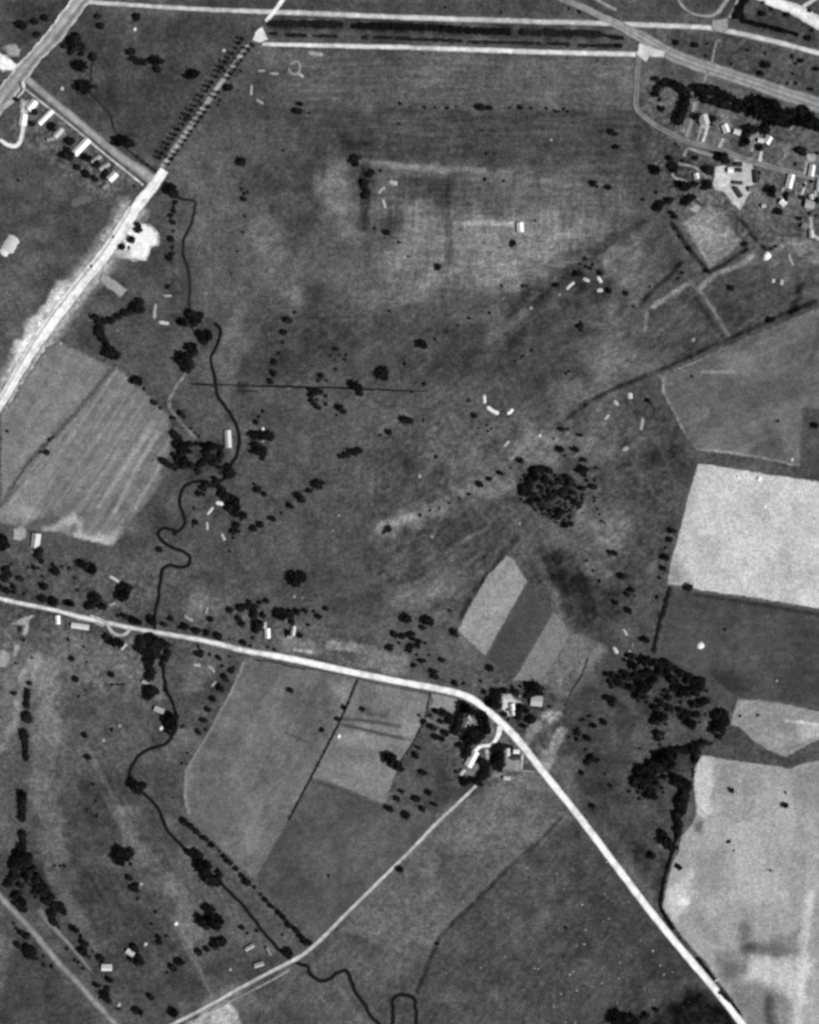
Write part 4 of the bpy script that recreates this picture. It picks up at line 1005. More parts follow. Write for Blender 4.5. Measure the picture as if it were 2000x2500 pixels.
g('V', '1250 1230 36;1300 1240 36;1350 1250 26;1190 1260 52;1110 1300 52;1160 1310 52;1040 1330 46;980 1310 46;900 1340 60;820 1370 72;760 1410 66;880 1400 60;720 1450 60;800 1470 80;860 1480 60;700 1520 72;620 1510 66;540 1550 66;640 1580 66;800 1550 60;730 1560 52;560 1620 60;480 1590 46;500 1680 60;450 1680 52;430 1730 40;560 1700 52;520 1760 50;420 1580 30', 'in the long dark belt below the clearing', mass=True)
g('V', '660 1660 38;790 1640 34;690 1720 36;640 1740 30;760 1780 30;600 1820 40;650 1880 52;600 1880 36;540 1870 30;480 1830 30;370 1820 30;490 1910 25;650 1820 36;780 1840 20;720 1660 26', 'in the thin fringe under the dark belt', mass=True)
g('V', '1150 1380 40;1160 1430 36;1200 1350 36;1140 1480 25;1140 1600 24;1130 1560 22;1135 1640 20', 'along the pale field above the hedge bend', 'y')
g('V', '920 1660 56;910 1710 46;970 1730 52;1030 1730 66;1070 1770 60;1030 1800 52;1040 1860 52;1010 1920 60;970 1960 52;1020 1980 50;1000 2040 52;960 2090 52;940 2140 42;1100 1730 30;1000 1890 46;985 2010 44', 'in the dark edge belt of the broad pale field', 'y')
g('V', '70 990 39;155 1750 25;80 1610 20;560 10 46;530 -5 26', 'standing free near the big wood', 'y')
g('34', '540 30 32;530 80 30;540 120 26;545 60 26', 'at the lower end of the edge belt', 'y')
g('34', '400 120 34;430 180 52;460 215 46;490 235 30;510 230 25;385 160 24', 'in the black clump by the pale field edge')
g('34', '310 300 30', 'alone left of the pale field edge')
g('34', '540 400 25;555 412 20;490 295 14;555 995 12;960 190 19;1005 262 11;1315 430 13;520 390 18', 'on or beside the broad pale field')
g('33', '1430 1605 25;985 1480 23;1440 1500 13;1205 850 16;1060 855 14;930 130 14', 'out on the pale right hand fields')
g('34', '30 1680 62;90 1670 56;150 1670 46;265 1640 26;235 1670 20;350 1600 22;0 1670 40;130 1710 50', 'in the black clump at the bottom edge')
g('L', '270 120 56;220 180 62;290 170 60;200 250 66;170 310 56;220 330 52;190 380 52;200 440 52;150 470 46;120 520 46;80 560 36;270 260 60;330 200 40;380 200 44;320 290 46;360 260 40;320 430 56;370 390 46;430 350 40;300 380 36;480 450 46;450 500 40;530 520 30;420 540 30;260 570 40;380 560 28;330 520 25;450 590 40;520 580 40;580 590 40;500 640 46;440 660 36;440 710 28;610 640 30;560 660 36', 'in the lower left wood', mass=True)
g('L', '200 690 52;250 730 56;230 790 52;290 770 56;280 840 52;310 870 36;240 660 36', 'in the clump touching the corner road', 'y')
g('L', '650 700 46;560 750 46;590 770 36;620 740 30;690 800 40;700 850 52;650 900 52;640 940 42;760 850 44;790 880 48;760 800 36;660 1010 46;690 1030 36;730 1090 25', 'in the tail of the lower left wood', 'y')
g('L', '920 1100 57;960 1120 32;1000 1190 28;1045 1275 52;1030 1380 57;1080 1300 26;1110 1450 30;1150 1380 20;1250 1470 47', 'in the row ending at the white house', 'y')
g('L', '830 1350 28;930 1490 26;970 1520 29;1030 1590 25', 'beside the worn side track', 'y')
g('L', '170 1040 28;210 1100 30;270 1150 36;320 1190 40;350 1180 36;220 1300 38;370 1360 72;420 1370 52;400 1430 46;340 1430 40;460 1470 26;550 1550 30;640 1570 30;540 1440 25', 'below the corner road', 'y')
g('L', '1500 170 86;1460 200 72;1560 190 76;1620 150 52;1500 250 62;1450 130 52', 'in the biggest lone clump of the lower left')
g('L', '1620 300 30;1610 470 40;1570 475 26;1640 600 36;1690 560 36;1700 620 36;1710 730 26;680 320 24;750 320 24;800 320 26', 'below the biggest lone clump', 'y')
g('04', '1130 1075 33;1150 1100 26;1165 1160 33;1180 1195 36;1100 1175 24;1155 1210 22;930 1350 29;815 1390 22;840 1400 18;895 1490 44;910 1430 26;920 1520 25;1275 1495 29;1150 1605 29;1190 1625 25;1470 1625 42;995 1595 18', 'among the small houses at the bottom left', 'y')
g('04', '1520 1200 36;1490 1185 22;1465 1250 33;1410 1290 16;1680 1110 32;1350 1030 25;1335 990 22;1400 985 18;1280 880 18;1310 780 18', 'on the rough pasture left of the lower stream', 'y')
g('04', '1600 280 36;1650 290 42;1690 310 32;1690 390 56;1720 430 42', 'in the upper clump on the lower stream')
g('14', '20 390 40;30 440 40;60 510 56;100 520 42;120 450 28;140 470 20;10 480 40;110 430 18', 'in the lower clump on the lower stream')
g('14', '45 745 44;20 750 36;80 850 62;110 850 46;50 870 42;100 890 40;20 890 36;10 850 30;-35 830 42;-15 870 42', 'in the double clump left of the lower stream')
g('14', '130 1030 47;90 1050 36;155 1020 30;50 1000 20;60 1060 20;20 1095 25', 'in the ragged clump near the pale sheds')
g('04', '1555 10 33;1615 55 27;1665 105 29;1710 150 22', 'at the upper end of the long tree row', 'y')
g('14', '15 165 26;65 215 29;125 270 16;165 315 25;212 360 29;265 420 22;318 475 25;355 520 36;418 572 21;470 632 21;515 682 24;567 730 26;622 780 26;665 825 29;710 885 26;765 932 29;815 985 31;850 1025 32;880 1030 26;835 1005 24;740 910 18;690 855 18', 'in the long row slanting to the farm track', 'y')
g('14', '705 1120 40', 'where the stream meets the farm track')
g('14', '312 915 23;438 938 21;360 958 18;655 970 14;1640 415 27;1040 475 18', 'standing free beside the farm track')
g('24', '1315 915 20;235 1045 18;1715 1690 30', 'on the dark lower field')

# the avenue: two rows of tall trees, their shadows falling across the road
for side, where in ((-1, 'in the upper left row of the avenue'), (1, 'in the lower right row of the avenue')):
    a, b = (607, 100), (398, 402)
    L = math.hypot(b[0] - a[0], b[1] - a[1]); ux, uy = (b[0] - a[0]) / L, (b[1] - a[1]) / L
    px, py = -uy, ux
    txt = []
    for i in range(26):
        if side == 1 and i in (8, 9, 12): continue
        d = 6 + i * (L - 8) / 25.4 + rng.uniform(-2, 2)
        o = (-1 if side == 1 else 1) * (12.5 if side == 1 else 13.5) + rng.uniform(-1, 1)
        txt.append('%f %f %f' % (a[0] + ux * d + px * o, a[1] + uy * d + py * o, rng.uniform(3.8, 6.0)))
    grow('M', ';'.join(txt), where, 'y', tall=True)
g('A', '900 950 30;880 1020 26;1200 540 22;1370 190 34', 'beside the right side of the avenue', 'y')

SX, SY = 0.93, 0.37            # towards the sun on the plan (x right, y down)
def place_tree(x, y, r, group, label, tall):
    root = bpy.data.objects.new('avenue_tree' if tall else 'tree', None)
    root.empty_display_size = 1.0
    tag(root, label, 'tree', group)
    COL.objects.link(root)
    if tall:
        R = r * MPP
        root.location = W(x, y)
        root.scale = (R, R, R * rng.uniform(1.05, 1.3))
        cm, tm = rng.choice(ME_TALL), ME_TRUNK_TALL
    else:
        R = r * MPP * 1.0
        root.location = W(x + SX * r * .20, y + SY * r * .20)
        root.scale = (R * rng.uniform(.92, 1.08), R * rng.uniform(.92, 1.08), R * rng.uniform(.85, 1.1))
        cm, tm = rng.choice(ME_ROUND), ME_TRUNK
    root.rotation_euler = (0, 0, rng.uniform(0, 6.28))
    for nm, me in (('crown', cm), ('trunk', tm)):
        c = bpy.data.objects.new(nm, me); COL.objects.link(c); c.parent = root

def place_bush(x, y, r, group, label):
    o = bpy.data.objects.new('bush', rng.choice(ME_BUSH))
    R = r * MPP * 0.95
    o.location = W(x + SX * r * .12, y + SY * r * .12)
    o.scale = (R * rng.uniform(.9, 1.1), R * rng.uniform(.9, 1.1), R * rng.uniform(.7, 1.0))
    o.rotation_euler = (0, 0, rng.uniform(0, 6.28))
    COL.objects.link(o)
    tag(o, label, 'bush', group)

def inframe(t): return -5 < t[0] < 2005 and -5 < t[1] < 2505
print('TREES', len(TREES), 'BUSHES', len(BUSHES))
def pick(lst, n):
    """the n to stand singly: every grouped or lone one first, the woods' crowns last"""
    mass_first = sorted(lst, key=lambda t: (not inframe(t), -t[2] if not t[5] else -99))
    return mass_first[:n], mass_first[n:]
single, rest = pick(TREES, 300)
for t in single: place_tree(*t)
bsingle, brest = pick(BUSHES, 300)
for t in bsingle: place_bush(*t[:5])

def mass_object(name, items, protos, mat, label, zs, up, shift, shrink):
    Vs, Fs, k = [], [], 0
    for x, y, r, _g, _l, _t in items:
        V, F = protos[rng.randrange(len(protos))]
        a = rng.uniform(0, 6.28); R = r * MPP * shrink
        c, s = math.cos(a), math.sin(a)
        X = (V[:, 0] * c - V[:, 1] * s) * R; Y = (V[:, 0] * s + V[:, 1] * c) * R
        Z = (V[:, 2] + up) * R * zs
        wx, wy, _ = W(x + SX * r * shift, y + SY * r * shift)
        Vs.append(np.stack([X + wx, Y + wy, Z], 1)); Fs.append(F + k); k += len(V)
    if not Vs: return
    o = mesh_obj(name, np.concatenate(Vs), np.concatenate(Fs), mat)
    o['kind'] = 'stuff'; o['label'] = label
mass_object('woodland', rest, CR_ROUND, M_LEAF, 'smaller crowns of the woods and clumps', 1.0, .35, .2, 1.02)
mass_object('undergrowth', brest, CR_BUSH, M_BUSH, 'the smallest bushes of the copse, gardens and meadow', .8, -.1, .12, .98)

def hedge(path, width, height, label, group=None, dens=1.0, size=1.3, mat=None):
    p = np.array(resample(path, 3.0)); n = len(p)
    t = np.gradient(p, axis=0); t /= np.linalg.norm(t, axis=1, keepdims=True) + 1e-9
    nn = np.stack([-t[:, 1], t[:, 0]], 1)
    length = len(path) and sum(math.hypot(b[0] - a[0], b[1] - a[1]) for a, b in zip(path[:-1], path[1:]))
    N = int(length * MPP * width * MPP * 2.4 * dens) + 24
    V, F = [], []
    for i in range(N):
        j = rng.randrange(n)
        jj = float(vnoise(p[j, 0], p[j, 1], 9, 77))
        o = rng.uniform(-.5, .5) * width * (1 + .45 * jj) * (1.3 if rng.random() < .12 else 1)
        h = height * (1 - (abs(o) / (width * .62)) ** 2 * .6) * (0.85 + .35 * jj) * rng.uniform(.45, 1)
        x, y = p[j] + nn[j] * o + t[j] * rng.uniform(-1.6, 1.6)
        c = np.array(W(x, y, max(.25, h)))
        nv = np.array([rng.gauss(0, .6), rng.gauss(0, .6), 1.0]); nv /= np.linalg.norm(nv)
        tt = np.cross(nv, (rng.random() - .5, rng.random() - .5, rng.random())); tt /= np.linalg.norm(tt)
        bb = np.cross(nv, tt); s = size * rng.uniform(.5, 1.0)
        k = len(V)
        V += [c - tt * s, c - bb * s * .8, c + tt * s, c + bb * s * .8]; F.append((k, k + 1, k + 2, k + 3))
    o = mesh_obj('hedge', V, np.array(F, dtype=np.int32), mat or M_LEAF)
    tag(o, label, 'hedge', group)

GH = 'thick hedge pieces of the upper double hedge'
hedge(pts('10', '545 202 700 205 900 205 1165 215'), 14, 6.0, 'thick dark hedge piece from the junction under the top road', GH, mat=M_BUSH)
hedge(pts('10', '1250 225 1500 225 1725 232') + pts('20', '200 240 500 262 850 272'), 15, 6.0, 'longest thick dark hedge piece between the two top roads', GH, mat=M_BUSH)
hedge(pts('20', '945 272 1110 285'), 13, 5.0, 'shortest thick hedge piece between two gaps in the double hedge', GH, mat=M_BUSH)
hedge(pts('20', '1150 265 1250 290 1400 285 1600 290'), 15, 6.0, 'thick dark hedge piece at the right end of the double hedge', GH, mat=M_BUSH)
hedge(pts('20', '1590 285 1725 320') + pts('30', '40 320 75 322'), 8, 4.0, 'thinning dark hedge tip by the slanting road', GH, mat=M_BUSH)
for i, (k, t) in enumerate([('10', '550 285 612 285'), ('10', '690 298 860 300'), ('10', '920 305 1115 308'), ('10', '1335 318 1370 320'), ('10', '1435 318 1575 320'), ('10', '1620 323 1725 325'),
                            ('20', '0 335 290 338'), ('20', '300 345 440 347'), ('20', '500 355 590 358'), ('20', '610 356 1045 366'), ('20', '1080 368 1105 370'), ('20', '1160 368 1340 374'), ('20', '1420 385 1725 388')]):
    hedge(pts(k, t), 7.5, 3.0, '%s low hedge piece from the left in the thin lower line of the double hedge' % ordinal(i + 1), 'low hedge pieces of the thin lower line', size=.9, mat=M_BUSH)
hedge(pts('10', '560 180 1165 190') , 4, 1.5, 'low dim verge hedge just above the first thick hedge piece', size=.7, dens=.6, mat=M_PALEBUSH)
hedge(pts('30', '1100 -10 1070 40 1040 100 1045 160'), 22, 6.0, 'dark hedge block dropping from the top edge')
hedge(pts('30', '1070 175 1200 205 1320 232 1440 265 1545 292'), 9, 3.0, 'dark hedge running right from the hedge block')
hedge(pts('32', '470 1500 440 1600 415 1725') + pts('33', '400 5 365 150 330 320'), 8, 2.5, 'dark field hedge on the left of the dark green field')
hedge(pts('34', '545 20 520 160 495 260 470 340 440 430 410 560 385 720 420 800 500 925'), 7, 2.5, 'dark hedge along the left edge of the broad pale field')
hedge(pts('34', '700 1170 760 1245 840 1345'), 8, 2.2, 'dark hedge piece between white road and pale field')
hedge(pts('34', '890 1450 975 1530'), 9, 2.2, 'short dark hedge piece lower on the white road')
hedge(pts('34', '985 1540 1070 1650'), 5, 1.6, 'thin dark hedge piece near the lower end of the white road')
hedge(P('872 1660 845 1728 828 1765 790 1840 757 1904 706 2000'), 5, 1.6, 'thin dark hedge between the two grey village fields', dens=1.2, size=.8)
hedge(P('1051 1692 1038 1755 1008 1815 978 1860'), 4, 1.4, 'thin dark hedge left of the farm orchard', size=.8)
hedge(P('1435 1610 1420 1650 1400 1680 1380 1722'), 4, 1.2, 'thin dark hedge slanting down beside the farm', size=.7)
hedge(P('274 898 190 1002 125 1075'), 4, .9, 'low straggling hedge between the two pale left fields', size=.6, mat=M_LOWHEDGE)
hedge(P('100 1130 50 1185 0 1240'), 4, .8, 'low straggling hedge at the left end of the pale fields', size=.6, mat=M_LOWHEDGE)
hedge(P('268 1671 300 1671'), 3, 1.2, 'short straight dark hedge on the lower pasture', size=.6)
hedge(P('622 1612 660 1613 700 1625 745 1634'), 4, 1.3, 'low dark hedge under the village road', size=.7)
# ---------------------------------------------------------------- houses and sheds
def box(V, F, x0, x1, y0, y1, z0, z1):
    k = len(V)
    V += [(x0, y0, z0), (x1, y0, z0), (x1, y1, z0), (x0, y1, z0), (x0, y0, z1), (x1, y0, z1), (x1, y1, z1), (x0, y1, z1)]
    F += [(k, k + 3, k + 2, k + 1), (k + 4, k + 5, k + 6, k + 7), (k, k + 1, k + 5, k + 4), (k + 1, k + 2, k + 6, k + 5), (k + 2, k + 3, k + 7, k + 6), (k + 3, k, k + 4, k + 7)]

def house(name, cat, x, y, l, w, ang, g, label, h=3.2, pitch=.45, chimney=True, group=None, bays=None):
    """gabled building: l along the ridge, w across, in image pixels; ang of the ridge on the plan"""
    root = bpy.data.objects.new(name, None)
    root.location = W(x, y)
    root.rotation_euler = (0, 0, -math.radians(ang))
    COL.objects.link(root)
    tag(root, label, cat, group)
    a, b = l * MPP / 2, w * MPP / 2
    rise = b * pitch * 1.6
    V = [(-a, -b, 0), (a, -b, 0), (a, b, 0), (-a, b, 0), (-a, -b, h), (a, -b, h), (a, b, h), (-a, b, h), (-a, 0, h + rise), (a, 0, h + rise)]
    F = [[0, 1, 5, 4], [1, 2, 6, 9, 5], [2, 3, 7, 6], [3, 0, 4, 8, 7]]
    mesh_obj('wall', V, F, M_WALL, parent=root)
    e, t = .35, .18
    A, B = a + e, b + e
    zr, ze = h + rise + t, h + t - rise * e / b
    for sgn in (-1, 1):
        V = [(-A, 0, zr), (A, 0, zr), (A, sgn * B, ze), (-A, sgn * B, ze), (-A, 0, zr - t), (A, 0, zr - t), (A, sgn * B, ze - t), (-A, sgn * B, ze - t)]
        F = [[0, 1, 2, 3], [7, 6, 5, 4], [0, 4, 5, 1], [1, 5, 6, 2], [2, 6, 7, 3], [3, 7, 4, 0]]
        if sgn > 0: F = [f[::-1] for f in F]
        mesh_obj('roof', V, F, roof_mat(g), parent=root)
    if chimney:
        V, F = [], []
        box(V, F, a * .35, a * .35 + .8, -.3, .3, h + rise * .5, h + rise + 1.1)
        mesh_obj('chimney', V, F, M_BRICK, parent=root)
    V, F = [], []
    box(V, F, -.55, .55, -b - .06, -b + .04, 0, 2.1)
    mesh_obj('door', V, F, M_DOOR, parent=root)
    for q in ((-.55, .55) if l > 12 else (.55,)):
        for sgn in (-1, 1):
            V, F = [], []
            yy = sgn * b
            box(V, F, a * q - .5, a * q + .5, yy - .05, yy + .05, 1.0, 2.3)
            mesh_obj('window', V, F, M_GLASS, parent=root)
    return root

H = house
H('house', 'house', 79, 258, 27, 17, -50, 250, 'bright roofed house in the angle of the two grey roads')
H('house', 'house', 58, 294, 27, 17, -80, 255, 'white roofed house inside the bright curved garden path')
H('shed', 'shed', 113, 287, 46, 12, -45, 250, 'long narrow white shed ending at the straight grey road', chimney=False)
H('house', 'house', 144, 325, 27, 13, -48, 190, 'grey roofed house, next below the long narrow white shed')
H('shed', 'shed', 125, 340, 18, 9, -15, 150, 'small grey shed left of the grey roofed garden house', chimney=False)
H('house', 'house', 200, 359, 50, 17, -46, 255, 'longest white roof in the row below the straight grey road')
H('house', 'house', 236, 389, 27, 12, -35, 170, 'grey roofed house right of the longest white roof')
H('house', 'house', 256, 407, 27, 11, -32, 160, 'dull grey roofed house next to last in the garden row')
H('house', 'house', 276, 432, 24, 17, -45, 240, 'bright roofed house at the lower end of the garden row')
H('shed', 'shed', 258, 455, 15, 10, -40, 135, 'small dull shed below the last bright garden house', chimney=False)
H('shed', 'shed', 57, 209, 14, 8, 80, 205, 'pale shed at the corner of the broad road', chimney=False)
H('house', 'house', 1718, 294, 24, 22, 75, 200, 'pale house with two drives, first of the hamlet', chimney=True)
H('house', 'house', 1771, 315, 20, 15, 70, 235, 'bright house above a single short drive in the hamlet')
H('shed', 'shed', 1799, 324, 16, 11, 20, 220, 'small oval-looking pale shed right of the bright hamlet house', chimney=False)
H('house', 'house', 1874, 343, 19, 16, -60, 235, 'bright house right of the triangular garden')
H('shed', 'shed', 1857, 344, 14, 10, 10, 220, 'pale shed joined to the house by the triangular garden', chimney=False)
H('house', 'house', 1857, 359, 16, 12, 0, 70, 'dark roofed house between the pale shed and the lane')
H('house', 'house', 1783, 416, 13, 12, 0, 250, 'small white house in the middle of the pale yard')
H('shed', 'shed', 1804, 402, 14, 11, 0, 60, 'upper dark shed standing on the pale yard', chimney=False)
H('shed', 'shed', 1804, 416, 12, 9, 0, 60, 'second dark shed on the pale yard, just under the upper one', chimney=False)
H('shed', 'shed', 1801, 447, 22, 8, 4, 75, 'flat dark shed lying across the pale yard', chimney=False)
H('shed', 'shed', 1802, 470, 28, 10, 56, 70, 'dark slanting shed near the point of the pale yard', chimney=False)
H('barn', 'barn', 1846, 432, 30, 12, 85, 75, 'dark barn along the right edge of the pale yard', chimney=False)
H('shed', 'shed', 1835, 462, 14, 12, 0, 120, 'grey shed at the lower right of the pale yard', chimney=False)
H('house', 'house', 1700, 431, 13, 11, 80, 240, 'small bright house inside the curved enclosure')
H('house', 'house', 1928, 444, 34, 16, -76, 235, 'long bright house hanging below the lane')
H('house', 'house', 1911, 496, 15, 14, 40, 255, 'square white house lowest in the hamlet gardens')
H('shed', 'shed', 1864, 503, 9, 8, 0, 190, 'tiny pale shed left of the square white house', chimney=False)
H('house', 'house', 1981, 418, 27, 13, -80, 245, 'bright house under the square pale yard')
H('house', 'house', 1976, 500, 22, 18, 10, 180, 'grey roofed house at the right edge of the gardens')
H('shed', 'shed', 1980, 482, 12, 9, 80, 210, 'pale shed above the grey roofed house at the right edge', chimney=False)
H('shed', 'shed', 1998, 452, 30, 9, -84, 210, 'pale long shed cut by the right edge', chimney=False)
H('shed', 'shed', 1980, 572, 18, 9, 88, 215, 'pale shed at the lowest corner of the hamlet', chimney=False)
H('shed', 'shed', 1964, 554, 14, 12, 30, 130, 'dull shed left of the lowest pale shed', chimney=False)
H('farmhouse', 'house', 1152, 1852, 40, 18, -62, 255, 'long white farmhouse at the end of the white farm drive')
H('farmhouse', 'house', 1251, 1725, 14, 10, 85, 255, 'small white roof in the upper farmyard')
H('shed', 'shed', 1252, 1738, 16, 8, 85, 220, 'narrow pale shed just below the small white farmyard roof', chimney=False)
H('barn', 'barn', 1310, 1711, 27, 24, 5, 190, 'square pale roofed barn in an arc of dark trees', chimney=False)
H('shed', 'shed', 1238, 1836, 18, 13, 90, 195, 'pale shed right of the tall dark trees', chimney=False)
H('shed', 'shed', 1261, 1834, 14, 9, 0, 250, 'small bright shed beside the main road at the farm', chimney=False)
H('barn', 'barn', 1259, 1850, 22, 8, 0, 75, 'dark roofed barn across the grey farmyard', chimney=False)
H('shed', 'shed', 1238, 1899, 16, 8, 5, 205, 'pale shed on the narrow yard strip', chimney=False)
H('shed', 'shed', 1129, 1884, 15, 8, -50, 190, 'pale shed among the trees of the lower farm garden', chimney=False)
H('shed', 'shed', 1146, 1754, 12, 8, 60, 180, 'pale hut inside the dark tree block at the farm', chimney=False)
H('house', 'house', 142, 1513, 20, 11, 88, 255, 'small white house just under the village road')
H('house', 'house', 197, 1529, 42, 12, 8, 225, 'long pale roofed house under the village road')
H('house', 'house', 89, 1320, 34, 20, -82, 215, 'white roofed house with its shadow on the left, above the village')
H('house', 'house', 654, 1546, 23, 12, 88, 255, 'white house below the orchard block')
H('shed', 'shed', 646, 1527, 14, 9, 85, 195, 'pale shed just above the white orchard house', chimney=False)
H('house', 'house', 717, 1540, 22, 9, -82, 215, 'narrow pale house right of the white orchard house')
H('shed', 'shed', 709, 1554, 14, 7, 0, 170, 'grey shed at the foot of the narrow pale house', chimney=False)
H('long_hut', 'hut', 558, 1072, 42, 14, 87, 205, 'long pale hut in the bend of the stream', chimney=False)
H('house', 'house', 262, 2361, 24, 15, 0, 230, 'white roofed house ending the tree row at lower left')
H('hut', 'hut', 390, 1733, 24, 12, 22, 185, 'pale hut left of the upright black clump', chimney=False)
H('shed', 'shed', 303, 1578, 18, 7, -50, 180, 'pale shed below the hooked bright path', chimney=False)
H('shed', 'shed', 357, 1665, 17, 7, 10, 185, 'pale shed above the clump under the wedge of trees', chimney=False)
H('hut', 'hut', 1270, 556, 22, 15, 85, 250, 'white hut alone on the pale meadow', chimney=False)
H('shed', 'shed', 319, 2325, 20, 12, 35, 205, 'pale shed between dark trees at the lower left', chimney=False)
H('shed', 'shed', 610, 2312, 22, 9, -30, 185, 'upper pale shed left of the lower stream', chimney=False)
H('shed', 'shed', 656, 2322, 20, 7, 65, 140, 'dull upright shed beside the lower stream', chimney=False)
H('shed', 'shed', 633, 2354, 22, 10, -18, 185, 'lower pale shed near the farm track', chimney=False)

# ---------------------------------------------------------------- sand banks of the pits, heaps
def mound(path, w, g, label, h=1.3, group=None, name='sand_bank', cat='sand bank'):
    if g < 245 and w < 20: w, g = w * .86, g - 22
    p = np.array(resample(smooth_path(path, 2) if len(path) > 2 else path, 2.0)); n = len(p)
    t = np.gradient(p, axis=0); t /= np.linalg.norm(t, axis=1, keepdims=True) + 1e-9
    nn = np.stack([-t[:, 1], t[:, 0]], 1)
    prof = [(-.5, 0), (-.36, .55), (-.12, 1), (.14, .95), (.38, .5), (.5, 0)]
    V, F = [], []
    for i in range(n):
        q = i / max(1, n - 1)
        s = (min(1, 4 * q + .45) * min(1, 4 * (1 - q) + .45))
        s *= 1 + .16 * float(vnoise(p[i, 0], p[i, 1], 5, 91))
        for o, hh in prof:
            x, y = p[i] + nn[i] * o * w * s
            V.append(W(x, y, hh * h * s - (.05 if hh == 0 else 0)))
    k = len(prof)
    for i in range(n - 1):
        for j in range(k - 1):
            F.append([i * k + j, i * k + j + 1, (i + 1) * k + j + 1, (i + 1) * k + j])
    F.append(list(range(k))); F.append(list(range((n - 1) * k, n * k))[::-1])
    a, b, c = (np.array(V[F[0][q]]) for q in range(3))
    o = mesh_obj(name, V, F, mound_mat(g), smooth=True)
    tag(o, label, cat, group)
    return o

def heap(x, y, r, g, label, h=.5, group=None, name='heap', cat='heap'):
    V, F = [], []
    n = 9
    for k, (rr_, z) in enumerate([(1.0, -.05), (.75, .5), (.4, .9)]):
        for i in range(n):
            a = 2 * math.pi * i / n
            q = r * MPP * rr_ * (1 + rng.uniform(-.16, .16))
            V.append((q * math.cos(a), q * math.sin(a), z * r * MPP * h * 2))
    V.append((0, 0, r * MPP * h * 2))
    for k in range(2):
        for i in range(n):
            F.append([k * n + i, k * n + (i + 1) % n, (k + 1) * n + (i + 1) % n, (k + 1) * n + i])
    for i in range(n): F.append([2 * n + i, 2 * n + (i + 1) % n, 3 * n])
    o = mesh_obj(name, V, F, mound_mat(g), smooth=True)
    o.location = W(x, y)
    tag(o, label, cat, group)

m = mound
m(P('1383 706 1392 696 1402 689'), 10, 225, 'pale slanting bank left of the middle meadow pits')
m(P('1424 680 1440 687'), 10, 215, 'pale bank at the top of the middle meadow pits')
m(P('1459 676 1469 690'), 11, 235, 'bright bank at the upper right of the middle meadow pits')
m(P('1458 709 1472 708'), 11, 230, 'bright short bank beside a dark bush at the middle meadow pits')
m(P('1182 964 1183 985'), 10, 235, 'upright white bank at the left end of the big arc')
m(P('1189 993 1202 1003 1218 1010'), 10, 250, 'curved white bank at the bottom of the big arc')
m(P('1238 1010 1246 1006 1252 998'), 9, 245, 'curved white bank at the right end of the big arc')
m(P('1538 959 1539 974'), 15, 215, 'pale upright bank under the old ditch')
m(P('1499 978 1509 990'), 11, 210, 'pale bank left of the upright bank under the ditch')
m(P('1476 1024 1486 1012'), 9, 205, 'slanting pale bank left of the ditch field track')
m(P('1569 1020 1564 1050'), 11, 175, 'grey wedge-shaped bank by the grey field corner')
m(P('1520 1098 1534 1092'), 12, 190, 'pale bank below the wedge-shaped bank')
m(P('1714 996 1732 1004'), 16, 150, 'dull bank on the grey field')
m(P('1522 1536 1531 1552'), 9, 200, 'pale bank at the top of the pit above the big wood')
m(P('1545 1568 1543 1582'), 8, 150, 'dull bank at the right of the pit above the big wood')
m(P('1498 1580 1508 1596'), 11, 215, 'bright bank at the left of the pit above the big wood')
m(P('1530 1594 1540 1589'), 8, 215, 'small bright bank touching the top of the big wood')
m(P('1508 1564 1518 1568'), 16, 105, 'dull low bank in the middle of the pit above the big wood')
m(P('528 1227 548 1231'), 10, 245, 'bright bank tight against the dark diagonal trees')
m(P('520 1238 506 1256'), 9, 220, 'slanting bright bank left of the dark diagonal trees')
m(P('505 1274 506 1294'), 8, 200, 'upright pale bank left of the dark diagonal trees')
m(P('541 1303 549 1320'), 9, 195, 'lowest pale bank of the pits by the stream wood')
m(P('400 722 420 722'), 7, 205, 'flat pale bank at the top of the pit by the dotted hedge')
m(P('380 742 376 762 377 778'), 10, 185, 'upright grey bank of the pit by the dotted hedge')
m(P('388 786 413 790'), 10, 215, 'bright bank at the foot of the pit by the dotted hedge')
m(P('752 128 790 134'), 13, 175, 'flat pale bank under the second top road')
m(P('706 166 705 174 712 180 722 181 731 176 731 160 728 150 716 150 708 158'), 9, 170, 'pale ring bank round a small dark pit')
m(P('728 180 735 184 741 188'), 9, 205, 'bright tail bank joined to the ring bank')
m(P('630 172 648 173'), 7, 190, 'short pale bank left of the ring bank')
m(P('659 179 681 180'), 8, 190, 'pale bank between the short bank and the ring')
m(P('614 207 612 233'), 9, 180, 'upright pale bank right of the avenue')
m(P('626 243 634 248 643 253'), 8, 190, 'slanting pale bank below the upright one at the avenue')
m(P('951 443 971 449'), 14, 200, 'broad pale bank right of the dark thicket')
m(P('924 472 930 462 940 457'), 10, 185, 'curved grey bank right of the dark thicket')
m(P('934 486 938 500 941 508'), 9, 205, 'pale bank lowest by the dark thicket')
m(P('267 1407 278 1412 290 1421'), 9, 215, 'pale arc bank above the village trees')
m(P('267 1478 282 1471'), 8, 190, 'short pale bank below the arc bank')
m(P('450 1502 460 1510 472 1516'), 9, 185, 'curved pale bank above the village road')
m(P('502 1498 507 1482'), 7, 190, 'thin upright pale bank above the village road')
m(P('473 1623 490 1624'), 10, 210, 'bright flat bank in the lower garden')
m(P('507 1626 518 1632 523 1642'), 9, 185, 'curved pale bank in the lower garden')
m(P('516 1675 528 1663'), 8, 185, 'slanting pale bank at the bottom of the lower garden')
m(P('1903 597 1913 606'), 12, 160, 'dull bank at the top of the round heap pit')
m(P('1925 620 1928 632 1936 648'), 9, 190, 'curved pale bank right of the round white heap')
m(P('1909 682 1907 696'), 11, 195, 'pale upright bank below the curved one')
